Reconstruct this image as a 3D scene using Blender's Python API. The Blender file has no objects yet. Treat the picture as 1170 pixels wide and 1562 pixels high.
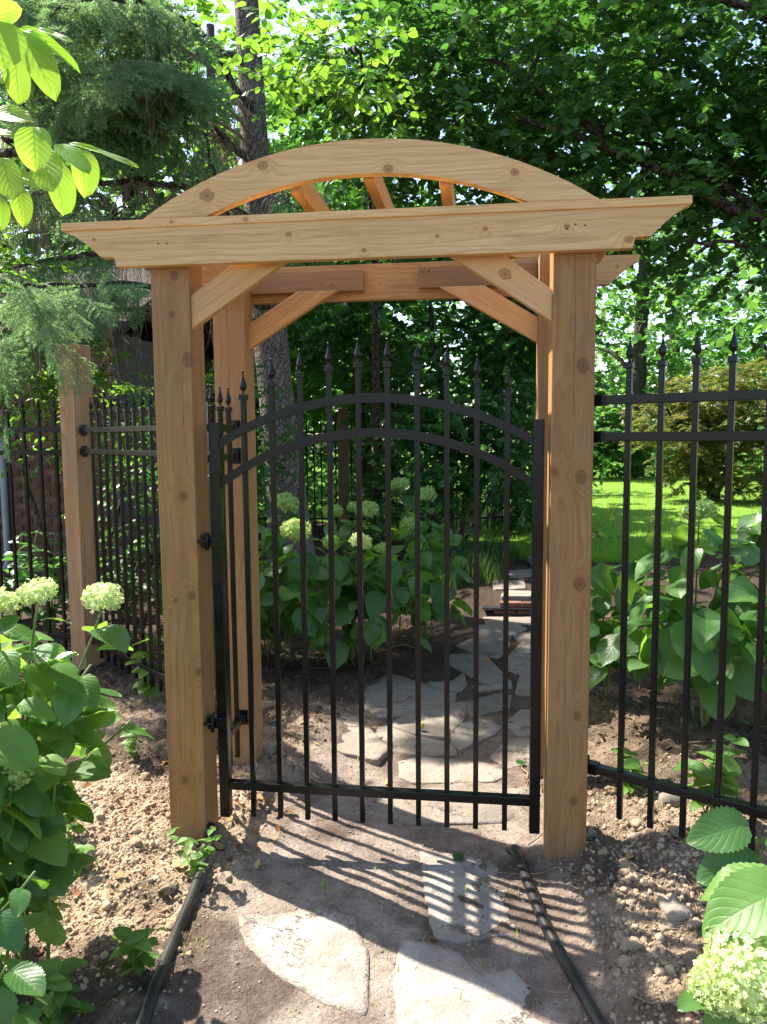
import bpy, bmesh, math, random
import numpy as np
from mathutils import Vector, Matrix

random.seed(7)
RNG = np.random.default_rng(11)
SC = bpy.context.scene
COL = SC.collection

# ------------------------------------------------------------------ camera, sky, sun, exposure
CAM = np.array([0.3926, -2.6776, 1.5466])
YAW, PITCH, ROLL, FPX = 0.1256, -0.0987, -0.0082, 1192.07
cam_data = bpy.data.cameras.new('camera')
cam_data.sensor_fit = 'VERTICAL'
cam_data.sensor_height = 34.6
cam_data.lens = 34.6 * FPX / 1562.0
cam_data.clip_start = 0.05
cam_data.clip_end = 500
cam = bpy.data.objects.new('camera', cam_data)
COL.objects.link(cam)
_f = Vector((-math.sin(YAW) * math.cos(PITCH), math.cos(YAW) * math.cos(PITCH), math.sin(PITCH)))
_r = Vector((math.cos(YAW), math.sin(YAW), 0))
_u = _r.cross(_f)
_r2 = _r * math.cos(ROLL) + _u * math.sin(ROLL)
_u2 = -_r * math.sin(ROLL) + _u * math.cos(ROLL)
cam.matrix_world = Matrix(((_r2.x, _u2.x, -_f.x, CAM[0]), (_r2.y, _u2.y, -_f.y, CAM[1]),
                           (_r2.z, _u2.z, -_f.z, CAM[2]), (0, 0, 0, 1)))
SC.camera = cam

SUN_EL = math.radians(52)
SUN_AZ = math.radians(151.5)            # direction towards the sun, from +X towards +Y
SUN_DIR = Vector((math.cos(SUN_AZ) * math.cos(SUN_EL), math.sin(SUN_AZ) * math.cos(SUN_EL), math.sin(SUN_EL)))
world = bpy.data.worlds.new('World')
SC.world = world
world.use_nodes = True
wn = world.node_tree
bg = wn.nodes['Background']
sky = wn.nodes.new('ShaderNodeTexSky')
sky.sky_type = 'NISHITA'
sky.sun_disc = False
sky.sun_elevation = SUN_EL
sky.sun_rotation = math.pi / 2 - SUN_AZ
sky.air_density = 1.0
sky.dust_density = 1.5
sky.ozone_density = 1.0
wn.links.new(sky.outputs[0], bg.inputs[0])
bg.inputs[1].default_value = 0.122
sun_d = bpy.data.lights.new('sun', 'SUN')
sun_d.energy = 5.0
sun_d.angle = math.radians(0.53)
sun_d.color = (1.0, 0.93, 0.82)
sun = bpy.data.objects.new('sun', sun_d)
sun.rotation_euler = SUN_DIR.to_track_quat('Z', 'Y').to_euler()
COL.objects.link(sun)
vs = SC.view_settings
vs.view_transform = 'Standard'
vs.look = 'None'
vs.gamma = 1.0
vs.exposure = 1.7
vs.use_curve_mapping = False
cy = SC.cycles
cy.max_bounces = 8
cy.diffuse_bounces = 4
cy.glossy_bounces = 3
cy.transmission_bounces = 5
cy.transparent_max_bounces = 8
cy.use_denoising = True
cy.caustics_reflective = False
cy.caustics_refractive = False
cy.sample_clamp_indirect = 6

# ------------------------------------------------------------------ numeric noise and ground height
def _hash(ix, iy, s):
    h = (ix.astype(np.int64) * 374761393 + iy.astype(np.int64) * 668265263 + s * 974634777) & 0xFFFFFFFF
    h = ((h ^ (h >> 13)) * 1274126177) & 0xFFFFFFFF
    return ((h ^ (h >> 16)) & 0xFFFF) / 65535.0

def vnoise(x, y, s=0):
    x = np.asarray(x, float); y = np.asarray(y, float)
    ix = np.floor(x); iy = np.floor(y)
    fx = x - ix; fy = y - iy
    fx = fx * fx * (3 - 2 * fx); fy = fy * fy * (3 - 2 * fy)
    a = _hash(ix, iy, s); b = _hash(ix + 1, iy, s); c = _hash(ix, iy + 1, s); d = _hash(ix + 1, iy + 1, s)
    return (a * (1 - fx) + b * fx) * (1 - fy) + (c * (1 - fx) + d * fx) * fy - 0.5

def fbm(x, y, f=1.0, o=4, s=0):
    r = 0; a = 1.0
    for k in range(o):
        r = r + a * vnoise(x * f + 13.7 * k, y * f - 7.1 * k, s + k)
        f *= 2.07; a *= 0.52
    return r

def sstep(x, a, b):
    t = np.clip((np.asarray(x, float) - a) / (b - a), 0, 1)
    return t * t * (3 - 2 * t)

def path_x(y):
    y = np.asarray(y, float)
    return 0.12 + 0.14 * np.clip(y - 0.8, 0, 3.4) + 0.02 * np.clip(y - 4.2, 0, 3)

def path_mask(x, y):
    d = np.abs(x - path_x(y)) + 0.12 * fbm(x, y, 3.0, 3, 5)
    return 1 - sstep(d, 0.42, 0.68)

def base_h(x, y):
    x = np.asarray(x, float); y = np.asarray(y, float)
    h = 0.17 * np.exp(-(((x - 1.3) / 0.5) ** 2 + ((y - 0.0) / 0.75) ** 2))
    h = h + 0.085 * np.exp(-(((x + 1.12) / 0.36) ** 2 + ((y - 0.05) / 0.42) ** 2))
    h = h + 0.10 * sstep(-x, 0.75, 1.4) * sstep(y, 0.6, 1.2)
    h = h + 0.07 * sstep(x, 0.85, 1.2) * sstep(y, 0.5, 1.2)
    h = h + 0.04 * np.exp(-(((x + 0.45) / 0.25) ** 2 + ((y - 1.2) / 0.5) ** 2))
    for px_, py_ in ((-0.69, 0.07), (0.69, 0.07), (-0.69, 0.71), (0.69, 0.71)):
        dd = np.maximum(np.abs(x - px_), np.abs(y - py_))
        h = h + 0.022 * (1 - sstep(dd, 0.07, 0.20)) * (1 + 1.2 * fbm(x, y, 9.0, 2, 77))
    ter = sstep(y, 4.06, 4.13) * sstep(x, 0.1, 0.3) + sstep(y, 3.2, 6.0) * (1 - sstep(x, 0.1, 0.3))
    return h + 0.115 * ter

def H(x, y):
    x = np.asarray(x, float); y = np.asarray(y, float)
    m = path_mask(x, y)
    rough = fbm(x, y, 2.2, 3, 1) * 0.05 + fbm(x, y, 11.0, 4, 2) * 0.030 + np.abs(fbm(x, y, 26.0, 3, 3)) * 0.032 + fbm(x, y, 48.0, 2, 8) * 0.010
    flat = fbm(x, y, 3.0, 3, 9) * 0.008 + fbm(x, y, 34.0, 3, 4) * 0.005 + fbm(x, y, 9.0, 2, 6) * 0.006 - 0.004
    near = 1 - sstep(np.hypot(x, y - 1), 7, 11)
    return base_h(x, y) + (rough * (1 - m) * (0.35 + 0.65 * near) + flat * m)

def Hf(x, y):
    return float(H(np.array([x]), np.array([y]))[0])

# ------------------------------------------------------------------ object helpers
def link(name, me, mat=None, parent=None, mw=None):
    o = bpy.data.objects.new(name, me)
    COL.objects.link(o)
    if mat is not None and me is not None and len(me.materials) == 0:
        me.materials.append(mat)
    if parent is not None:
        o.parent = parent
        o.matrix_parent_inverse = world_of(parent).inverted()
    if mw is not None:
        o.matrix_basis = mw
    return o

def world_of(o):
    m = o.matrix_basis.copy()
    if o.parent is not None:
        m = world_of(o.parent) @ o.matrix_parent_inverse @ m
    return m

def thing(name, label, cat, loc, group=None):
    o = bpy.data.objects.new(name, None)
    o.empty_display_size = 0.1
    COL.objects.link(o)
    o.location = loc
    return tag(o, label, cat, group)

def tag(o, label=None, cat=None, group=None, kind=None):
    if label: o['label'] = label
    if cat: o['category'] = cat
    if group: o['group'] = group
    if kind: o['kind'] = kind
    return o

def structure(name, loc=(0, 0, 0)):
    o = bpy.data.objects.new(name, None)
    COL.objects.link(o)
    o.location = loc
    o['kind'] = 'structure'
    return o

def np_mesh(name, v, f, uv=None, smooth=False):
    """v (n,3); f: (m,k) array of equal polygons or list of such arrays; uv per vertex (n,2)."""
    me = bpy.data.meshes.new(name)
    fs = f if isinstance(f, list) else [f]
    fs = [np.asarray(a, np.int32) for a in fs if len(a)]
    v = np.asarray(v, np.float32)
    me.vertices.add(len(v)); me.vertices.foreach_set('co', v.ravel())
    loops = np.concatenate([a.ravel() for a in fs])
    starts = []; k = 0
    for a in fs:
        n = a.shape[1]
        starts.append(k + np.arange(len(a)) * n); k += a.size
    starts = np.concatenate(starts).astype(np.int32)
    me.loops.add(len(loops)); me.loops.foreach_set('vertex_index', loops.astype(np.int32))
    me.polygons.add(len(starts)); me.polygons.foreach_set('loop_start', starts)
    if uv is not None:
        l = me.uv_layers.new(name='UVMap')
        l.data.foreach_set('uv', np.asarray(uv, np.float32)[loops].ravel())
    if smooth:
        me.polygons.foreach_set('use_smooth', np.ones(len(starts), dtype=bool))
    me.update(calc_edges=True)
    me.validate()
    return me

def scatter_arrays(tv, tf, pos, rot, sc):
    """copies of a template: pos (N,3), rot (N,3,3) columns = axes, sc (N,) or (N,3)"""
    N = len(pos); sc = np.asarray(sc, float)
    if sc.ndim == 1: sc = sc[:, None]
    loc = tv[None, :, :] * sc[:, None, :]
    v = np.einsum('nij,nkj->nki', rot, loc) + pos[:, None, :]
    k = len(tv)
    out = []
    for a in (tf if isinstance(tf, list) else [tf]):
        a = np.asarray(a)
        out.append((a[None] + (np.arange(N) * k)[:, None, None]).reshape(-1, a.shape[1]))
    return v.reshape(-1, 3), out

def scatter(name, tv, tf, pos, rot, sc, mat, parent=None, uv=None, smooth=False, kind='stuff'):
    v, f = scatter_arrays(tv, tf, pos, rot, sc)
    u = None if uv is None else np.tile(uv, (len(pos), 1))
    o = link(name, np_mesh(name, v, f, u, smooth), mat, parent)
    if kind: o['kind'] = kind
    return o

def norm(a):
    return a / np.maximum(np.linalg.norm(a, axis=-1, keepdims=True), 1e-9)

def frames(d, n):
    """rotation with local Y along d, local Z near n"""
    d = norm(d); x = norm(np.cross(d, n)); z = np.cross(x, d)
    return np.stack([x, d, z], axis=-1)

def mat4(R, p, s=1.0):
    M = np.eye(4); M[:3, :3] = R * s; M[:3, 3] = p
    return Matrix(M.tolist())

def tube_arrays(P, r, n=6, cap=True):
    P = np.asarray(P, float); m = len(P)
    r = np.broadcast_to(np.asarray(r, float), (m,))
    T = norm(np.gradient(P, axis=0))
    a = np.array([0, 0, 1.0]) if abs(T[0, 2]) < 0.9 else np.array([1.0, 0, 0])
    v = []
    for i in range(m):
        a = a - T[i] * (a @ T[i]); a = a / np.linalg.norm(a); b = np.cross(T[i], a)
        t = np.arange(n) / n * 2 * np.pi
        v.append(P[i] + r[i] * (np.cos(t)[:, None] * a + np.sin(t)[:, None] * b))
    v = np.concatenate(v)
    q = []
    for i in range(m - 1):
        for j in range(n):
            k = (j + 1) % n
            q.append((i * n + j, i * n + k, (i + 1) * n + k, (i + 1) * n + j))
    fs = [np.array(q)]
    if cap:
        fs.append(np.array([list(range(n))[::-1], list(range((m - 1) * n, m * n))]))
    return v, fs

def tube(name, P, r, mat, parent=None, n=6, smooth=True):
    v, f = tube_arrays(P, r, n)
    return link(name, np_mesh(name, v, f, None, smooth), mat, parent)

def tubes(name, specs, mat, parent=None, n=4, kind='stuff'):
    V = []; Q = []; C = []; k = 0
    for P, r in specs:
        v, f = tube_arrays(P, r, n)
        V.append(v); Q.append(f[0] + k); C.append(f[1] + k); k += len(v)
    o = link(name, np_mesh(name, np.concatenate(V), [np.concatenate(Q), np.concatenate(C)], None, True), mat, parent)
    if kind: o['kind'] = kind
    return o

def curve(P, n=24):
    """Catmull-Rom through points"""
    P = np.asarray(P, float)
    Q = np.vstack([2 * P[0] - P[1], P, 2 * P[-1] - P[-2]])
    out = []
    for i in range(1, len(Q) - 2):
        t = np.linspace(0, 1, max(2, n // (len(P) - 1)), endpoint=False)[:, None]
        a, b, c, d = Q[i - 1], Q[i], Q[i + 1], Q[i + 2]
        out.append(0.5 * (2 * b + (c - a) * t + (2 * a - 5 * b + 4 * c - d) * t ** 2 + (3 * b - a - 3 * c + d) * t ** 3))
    out.append(P[-1:])
    return np.concatenate(out)

def bm_mesh(name, bm, smooth=False):
    bmesh.ops.recalc_face_normals(bm, faces=bm.faces)
    me = bpy.data.meshes.new(name)
    bm.to_mesh(me); bm.free()
    if smooth:
        me.polygons.foreach_set('use_smooth', np.ones(len(me.polygons), dtype=bool))
    return me

def bm_box(bm, x0, x1, y0, y1, z0, z1):
    vs_ = [bm.verts.new((x, y, z)) for x in (x0, x1) for y in (y0, y1) for z in (z0, z1)]
    for f in ((0, 1, 3, 2), (4, 6, 7, 5), (0, 4, 5, 1), (2, 3, 7, 6), (0, 2, 6, 4), (1, 5, 7, 3)):
        bm.faces.new([vs_[i] for i in f])

def bevel_all(bm, w, seg=2):
    if w > 0:
        bmesh.ops.bevel(bm, geom=list(bm.edges), offset=w, segments=seg, affect='EDGES', profile=0.6)

def box_mesh(name, dims, bevel=0.003, seg=2):
    """box along local X from 0..L, centred in y,z"""
    L, w, h = dims
    bm = bmesh.new()
    bm_box(bm, 0, L, -w / 2, w / 2, -h / 2, h / 2)
    bevel_all(bm, bevel, seg)
    return bm_mesh(name, bm)

def axis_matrix(p, xdir, zhint=(0, 0, 1)):
    x = Vector(xdir).normalized(); z = Vector(zhint)
    y = z.cross(x).normalized(); z = x.cross(y)
    return Matrix(((x.x, y.x, z.x, p[0]), (x.y, y.y, z.y, p[1]), (x.z, y.z, z.z, p[2]), (0, 0, 0, 1)))

def board(name, a, b, w, h, mat, parent, zhint=(0, 0, 1), bevel=0.003):
    """straight bar from a to b, w across local y, h across local z"""
    a = Vector(a); b = Vector(b)
    me = box_mesh(name, ((b - a).length, w, h), bevel)
    return link(name, me, mat, parent, axis_matrix(a, b - a, zhint))

def prism_xz(name, pts, y0, y1, mat, parent, origin=None, ang=0.0, bevel=0.003):
    """outline in the x-z plane extruded y0..y1; the local x axis (wood grain) is turned by ang"""
    ox, oz = origin if origin else (sum(p[0] for p in pts) / len(pts), sum(p[1] for p in pts) / len(pts))
    c, s = math.cos(ang), math.sin(ang)
    bm = bmesh.new()
    loc = [((x - ox) * c + (z - oz) * s, -(x - ox) * s + (z - oz) * c) for x, z in pts]
    hy = (y1 - y0) / 2
    A = [bm.verts.new((x, -hy, z)) for x, z in loc]
    B = [bm.verts.new((x, hy, z)) for x, z in loc]
    bm.faces.new(A); bm.faces.new(B[::-1])
    n = len(pts)
    for i in range(n):
        j = (i + 1) % n
        bm.faces.new((A[j], A[i], B[i], B[j]))
    if bevel:
        es = [e for e in bm.edges if (e.verts[0].co.y * e.verts[1].co.y > 0)]
        bmesh.ops.bevel(bm, geom=es, offset=bevel, segments=2, affect='EDGES', profile=0.6)
    me = bm_mesh(name, bm)
    M = Matrix.Translation((ox, (y0 + y1) / 2, oz)) @ Matrix.Rotation(-ang, 4, 'Y')
    return link(name, me, mat, parent, M)

# ------------------------------------------------------------------ materials
class NT:
    def __init__(self, name):
        self.m = bpy.data.materials.new(name)
        self.m.use_nodes = True
        self.t = self.m.node_tree
        self.t.nodes.clear()
        self.out = self.n('ShaderNodeOutputMaterial')
    def n(self, kind, **kw):
        nd = self.t.nodes.new(kind)
        for k, v in kw.items():
            if k.startswith('i_'):
                key = k[2:]
                key = int(key) if key.isdigit() else key
                nd.inputs[key].default_value = v
            else:
                setattr(nd, k, v)
        return nd
    def l(self, a, b):
        self.t.links.new(a, b)
    def val(self, op, a, b=None, c=None, clamp=False):
        nd = self.n('ShaderNodeMath', operation=op, use_clamp=clamp)
        for i, x in enumerate((a, b, c)):
            if x is None: continue
            if isinstance(x, (int, float)): nd.inputs[i].default_value = x
            else: self.l(x, nd.inputs[i])
        return nd.outputs[0]
    def vec(self, op, a, b=None):
        nd = self.n('ShaderNodeVectorMath', operation=op)
        for i, x in enumerate((a, b)):
            if x is None: continue
            if isinstance(x, (tuple, list)): nd.inputs[i].default_value = x
            else: self.l(x, nd.inputs[i])
        return nd.outputs['Value'] if op in ('LENGTH', 'DISTANCE', 'DOT_PRODUCT') else nd.outputs[0]
    def noise(self, co, scale, detail=3, rough=0.5, dist=0.0):
        nd = self.n('ShaderNodeTexNoise')
        nd.inputs['Scale'].default_value = scale
        nd.inputs['Detail'].default_value = detail
        nd.inputs['Roughness'].default_value = rough
        nd.inputs['Distortion'].default_value = dist
        self.l(co, nd.inputs['Vector'])
        return nd.outputs['Fac']
    def ramp(self, fac, stops, interp='LINEAR'):
        nd = self.n('ShaderNodeValToRGB')
        cr = nd.color_ramp
        cr.interpolation = interp
        while len(cr.elements) < len(stops): cr.elements.new(0.5)
        for e, (p, c) in zip(cr.elements, stops):
            e.position = p
            e.color = (c[0], c[1], c[2], 1) if isinstance(c, (tuple, list)) else (c, c, c, 1)
        self.l(fac, nd.inputs[0])
        return nd.outputs[0]
    def mix(self, fac, a, b, mode='MIX'):
        nd = self.n('ShaderNodeMix', data_type='RGBA', blend_type=mode)
        for i, x in ((0, fac), (6, a), (7, b)):
            if isinstance(x, (int, float)): nd.inputs[i].default_value = x
            elif isinstance(x, (tuple, list)): nd.inputs[i].default_value = (x[0], x[1], x[2], 1)
            else: self.l(x, nd.inputs[i])
        return nd.outputs[2]
    def bump(self, h, strength=0.3, dist=0.01, normal=None):
        nd = self.n('ShaderNodeBump')
        nd.inputs['Strength'].default_value = strength
        nd.inputs['Distance'].default_value = dist
        self.l(h, nd.inputs['Height'])
        if normal is not None: self.l(normal, nd.inputs['Normal'])
        return nd.outputs[0]
    def principled(self, color, rough=0.6, spec=0.5, normal=None, metallic=0.0):
        nd = self.n('ShaderNodeBsdfPrincipled')
        if isinstance(color, (tuple, list)): nd.inputs['Base Color'].default_value = (*color[:3], 1)
        else: self.l(color, nd.inputs['Base Color'])
        if isinstance(rough, (int, float)): nd.inputs['Roughness'].default_value = rough
        else: self.l(rough, nd.inputs['Roughness'])
        nd.inputs['Specular IOR Level'].default_value = spec
        nd.inputs['Metallic'].default_value = metallic
        if normal is not None: self.l(normal, nd.inputs['Normal'])
        return nd.outputs[0]
    def finish(self, shader):
        self.l(shader, self.out.inputs[0])
        return self.m
    def obj(self):
        return self.n('ShaderNodeTexCoord').outputs['Object']
    def rnd(self):
        a = self.n('ShaderNodeNewGeometry').outputs['Random Per Island']
        b = self.n('ShaderNodeObjectInfo').outputs['Random']
        return self.val('FRACT', self.val('ADD', a, b))

def wood(name, light, mid, dark, seed=0.0, knots=(), ring=70.0, pith=(0.09, -0.16), weather=0.0, wild=True, checks=(), bands=(), foot=0.0):
    t = NT(name)
    co = t.vec('ADD', t.obj(), (0, 0, 0))
    rnd = t.n('ShaderNodeObjectInfo').outputs['Random']
    if not knots:
        off = t.n('ShaderNodeCombineXYZ')
        t.l(t.val('MULTIPLY', rnd, 37.0), off.inputs[0])
        t.l(t.val('MULTIPLY', rnd, 3.1), off.inputs[1])
        t.l(t.val('MULTIPLY', rnd, 0.05), off.inputs[2])
        co = t.vec('ADD', co, off.outputs[0])
    co = t.vec('ADD', co, (seed, 0, 0))
    sep = t.n('ShaderNodeSeparateXYZ'); t.l(t.obj(), sep.inputs[0])
    st = t.vec('MULTIPLY', co, (0.55, 4.0, 4.0))
    wob = t.noise(st, 1.6, 3, 0.55)
    st2 = t.vec('MULTIPLY', co, (1.4, 9.0, 9.0))
    wob2 = t.noise(st2, 2.0, 2, 0.5)
    # ring distance from an off-board pith
    dy = t.val('ADD', sep.outputs[1], pith[0])
    dz = t.val('ADD', sep.outputs[2], pith[1])
    rr = t.val('SQRT', t.val('ADD', t.val('MULTIPLY', dy, dy), t.val('MULTIPLY', dz, dz)))
    rr = t.val('ADD', rr, t.val('MULTIPLY', t.val('SUBTRACT', wob, 0.5), 0.15))
    rr = t.val('ADD', rr, t.val('MULTIPLY', t.val('SUBTRACT', wob2, 0.5), 0.012))
    core = None; halo = None
    klist = [((k[0], k[1], k[2]), k[3], True) for k in knots]
    for kp, kr, _ in klist:
        dv = t.vec('MULTIPLY', t.vec('SUBTRACT', t.obj(), kp), (0.8, 1.0, 1.0))
        nz = t.n('ShaderNodeTexNoise'); nz.inputs['Scale'].default_value = 60; t.l(t.obj(), nz.inputs['Vector'])
        d = t.vec('LENGTH', dv)
        d = t.val('ADD', d, t.val('MULTIPLY', t.val('SUBTRACT', nz.outputs['Fac'], 0.5), kr * 0.7))
        g = t.val('EXPONENT', t.val('MULTIPLY', t.val('MULTIPLY', d, d), -1.0 / (2.2 * kr) ** 2))
        rr = t.val('ADD', rr, t.val('MULTIPLY', g, 0.05))
        c = t.val('SUBTRACT', 1.0, t.val('DIVIDE', d, kr), clamp=True)
        core = c if core is None else t.val('MAXIMUM', core, c)
        halo = g if halo is None else t.val('MAXIMUM', halo, g)
    if wild:
        # small random knots
        vo = t.n('ShaderNodeTexVoronoi', feature='F1')
        vo.inputs['Scale'].default_value = 1.0
        vo.inputs['Randomness'].default_value = 1.0
        t.l(t.vec('MULTIPLY', co, (2.6, 6.0, 6.0)), vo.inputs['Vector'])
        dd = vo.outputs['Distance']
        big = t.val('GREATER_THAN', t.n('ShaderNodeSeparateColor').outputs[0], 0.5)
        sc_ = t.n('ShaderNodeSeparateColor'); t.l(vo.outputs['Color'], sc_.inputs[0])
        on = t.val('GREATER_THAN', sc_.outputs[0], 0.74)
        c = t.val('MULTIPLY', t.val('SUBTRACT', 1.0, t.val('DIVIDE', dd, 0.075), clamp=True), on)
        g = t.val('MULTIPLY', t.val('EXPONENT', t.val('MULTIPLY', t.val('MULTIPLY', dd, dd), -26.0)), on)
        rr = t.val('ADD', rr, t.val('MULTIPLY', g, 0.035))
        core = c if core is None else t.val('MAXIMUM', core, c)
        halo = t.val('MULTIPLY', g, 0.5) if halo is None else t.val('MAXIMUM', halo, t.val('MULTIPLY', g, 0.5))
    fr = t.val('FRACT', t.val('MULTIPLY', rr, ring))
    band = t.ramp(fr, [(0.0, 0.05), (0.45, 0.25), (0.78, 0.7), (0.92, 1.0), (1.0, 0.05)])
    streak = t.noise(t.vec('MULTIPLY', co, (0.5, 22.0, 22.0)), 1.0, 3, 0.6)
    fib = t.noise(t.vec('MULTIPLY', co, (5.0, 210.0, 210.0)), 1.0, 3, 0.6)
    blot = t.noise(t.vec('MULTIPLY', co, (1.2, 5.0, 5.0)), 1.3, 4, 0.55)
    col = t.mix(t.val('MULTIPLY', band, 0.85), light, mid)
    col = t.mix(t.ramp(streak, [(0.45, 0.0), (0.72, 0.6)]), col, mid)
    col = t.mix(t.ramp(blot, [(0.35, 0.0), (0.75, 0.55)]), col, mid)
    col = t.mix(t.ramp(fib, [(0.42, 0.0), (0.75, 0.35)]), col, dark)
    if weather:
        gr = t.noise(t.vec('MULTIPLY', co, (1.0, 3.0, 3.0)), 2.3, 5, 0.6)
        col = t.mix(t.val('MULTIPLY', t.ramp(gr, [(0.4, 0.0), (0.7, 1.0)]), weather), col, (0.21, 0.15, 0.085))
    if halo is not None:
        col = t.mix(t.val('MULTIPLY', halo, 0.55), col, mid)
        kk = t.ramp(core, [(0.0, 0.0), (0.12, 0.9), (0.3, 0.55), (0.7, 0.75), (1.0, 1.0)])
        col = t.mix(t.val('MULTIPLY', kk, 0.9), col, dark)
    cut = None
    for y0, xa, xb in checks:      # drying cracks along the grain
        wv = t.noise(t.vec('MULTIPLY', t.obj(), (3.0, 0.0, 0.0)), 1.0, 3, 0.6)
        dy_ = t.val('ABSOLUTE', t.val('SUBTRACT', sep.outputs[1], t.val('ADD', y0, t.val('MULTIPLY', t.val('SUBTRACT', wv, 0.5), 0.02))))
        wd = t.val('MULTIPLY', t.noise(t.vec('MULTIPLY', t.obj(), (9.0, 0.0, 0.0)), 1.0, 2, 0.5), 0.0018)
        ln = t.val('LESS_THAN', dy_, wd)
        ln = t.val('MULTIPLY', ln, t.val('MULTIPLY', t.val('GREATER_THAN', sep.outputs[0], xa), t.val('LESS_THAN', sep.outputs[0], xb)))
        cut = ln if cut is None else t.val('MAXIMUM', cut, ln)
    if cut is not None:
        col = t.mix(t.val('MULTIPLY', cut, 0.8), col, tuple(x * 0.35 for x in dark))
    for xb_ in bands:              # pale scuffs left by the packing straps
        dx_ = t.val('ABSOLUTE', t.val('SUBTRACT', sep.outputs[0], t.val('ADD', xb_, t.val('MULTIPLY', t.val('SUBTRACT', blot, 0.5), 0.02))))
        col = t.mix(t.val('MULTIPLY', t.ramp(dx_, [(0.006, 0.35), (0.014, 0.0)]), fib), col, (0.62, 0.46, 0.28))
    if foot:                       # soil splashed and rubbed on the foot
        ft = t.ramp(t.val('ADD', sep.outputs[0], t.val('MULTIPLY', t.val('SUBTRACT', t.noise(t.obj(), 16.0, 4, 0.65), 0.5), 0.35)), [(0.02, 1.0), (0.22, 0.0)])
        col = t.mix(t.val('MULTIPLY', ft, foot), col, (0.17, 0.12, 0.085))
    stain = t.noise(t.vec('MULTIPLY', co, (2.0, 9.0, 9.0)), 2.0, 5, 0.65)
    col = t.mix(t.ramp(stain, [(0.56, 0.0), (0.74, 0.30)]), col, dark)
    tint = t.val('ADD', 0.86, t.val('MULTIPLY', rnd, 0.26))
    cmb = t.n('ShaderNodeCombineColor')
    for i in range(3): t.l(tint, cmb.inputs[i])
    col = t.mix(1.0, col, cmb.outputs[0], 'MULTIPLY')
    hgt = t.val('ADD', t.val('MULTIPLY', fib, 0.6), t.val('MULTIPLY', band, 0.4))
    nrm = t.bump(hgt, 0.25, 0.002)
    return t.finish(t.principled(col, 0.62, 0.3, nrm))

def leaf_mat(name, c1, c2, c3, trans, tfac=0.35, rough=0.42, spec=0.4, veins=0.0, vein_col=None):
    t = NT(name)
    r = t.rnd()
    col = t.ramp(r, [(0.0, c1), (0.55, c2), (1.0, c3)])
    big = t.noise(t.n('ShaderNodeTexCoord').outputs['Object'], 0.9, 2, 0.5)
    tr = t.mix(t.ramp(r, [(0, 0.0), (1, 1.0)]), trans, tuple(min(1, x * 1.5) for x in trans))
    nrm = None
    if veins:
        uv = t.n('ShaderNodeUVMap').outputs[0]
        s = t.n('ShaderNodeSeparateXYZ'); t.l(uv, s.inputs[0])
        au = t.val('ABSOLUTE', t.val('SUBTRACT', s.outputs[0], 0.5))
        ph = t.val('SUBTRACT', s.outputs[1], t.val('MULTIPLY', au, 0.85))
        w = t.val('ABSOLUTE', t.val('SUBTRACT', t.val('FRACT', t.val('MULTIPLY', ph, 7.0)), 0.5))
        line = t.ramp(w, [(0.0, 0.6), (0.05, 0.2), (0.10, 0.0)])
        mid = t.ramp(au, [(0.0, 1.0), (0.016, 0.8), (0.035, 0.0)])
        v = t.val('MAXIMUM', line, mid)
        fine = t.noise(t.vec('MULTIPLY', uv, (1.0, 1.0, 1.0)), 26.0, 3, 0.6)
        col = t.mix(t.val('MULTIPLY', v, veins), col, vein_col or tuple(min(1, x * 2.2) for x in c3))
        col = t.mix(t.ramp(fine, [(0.35, 0.0), (0.75, 0.35)]), col, c1)
        spot = t.ramp(t.noise(t.vec('ADD', uv, t.n('ShaderNodeObjectInfo').outputs['Location']), 9.0, 5, 0.7), [(0.66, 0.0), (0.72, 0.5)])
        col = t.mix(spot, col, (0.20, 0.15, 0.05))
        tr = t.mix(t.val('MULTIPLY', v, 0.5), tr, tuple(x * 0.55 for x in trans))
        pil = t.ramp(w, [(0.0, 0.0), (0.16, 0.8), (0.5, 1.0)])
        hh = t.val('SUBTRACT', t.val('ADD', pil, t.val('MULTIPLY', fine, 0.35)), t.val('MULTIPLY', mid, 0.8))
        nrm = t.bump(hh, 0.22, 0.003)
    p = t.principled(col, rough, spec, nrm)
    tl = t.n('ShaderNodeBsdfTranslucent'); t.l(tr, tl.inputs[0])
    if nrm is not None: t.l(nrm, tl.inputs['Normal'])
    mx = t.n('ShaderNodeMixShader'); mx.inputs[0].default_value = tfac
    t.l(p, mx.inputs[1]); t.l(tl.outputs[0], mx.inputs[2])
    return t.finish(mx.outputs[0])

def plain(name, c1, c2, scale=8.0, rough=0.7, spec=0.3, bump=0.3, dist=0.01, stretch=(1, 1, 1), lo=0.35, hi=0.7):
    t = NT(name)
    co = t.vec('MULTIPLY', t.obj(), stretch)
    n = t.noise(co, scale, 5, 0.6)
    r = t.rnd()
    col = t.ramp(n, [(lo, c1), (hi, c2)])
    dk = t.ramp(r, [(0.0, 0.72), (1.0, 1.12)])
    col = t.mix(1.0, col, dk, 'MULTIPLY')
    return t.finish(t.principled(col, rough, spec, t.bump(n, bump, dist)))

def metal_mat():
    t = NT('black_powder_coat')
    n = t.noise(t.obj(), 900.0, 2, 0.5)
    d = t.noise(t.obj(), 6.0, 4, 0.6)
    col = t.mix(t.ramp(d, [(0.45, 0.0), (0.8, 0.5)]), (0.004, 0.004, 0.0045), (0.013, 0.012, 0.011))
    ro = t.ramp(d, [(0.3, 0.20), (0.8, 0.36)])
    return t.finish(t.principled(col, ro, 0.34, t.bump(n, 0.10, 0.0005)))

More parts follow.
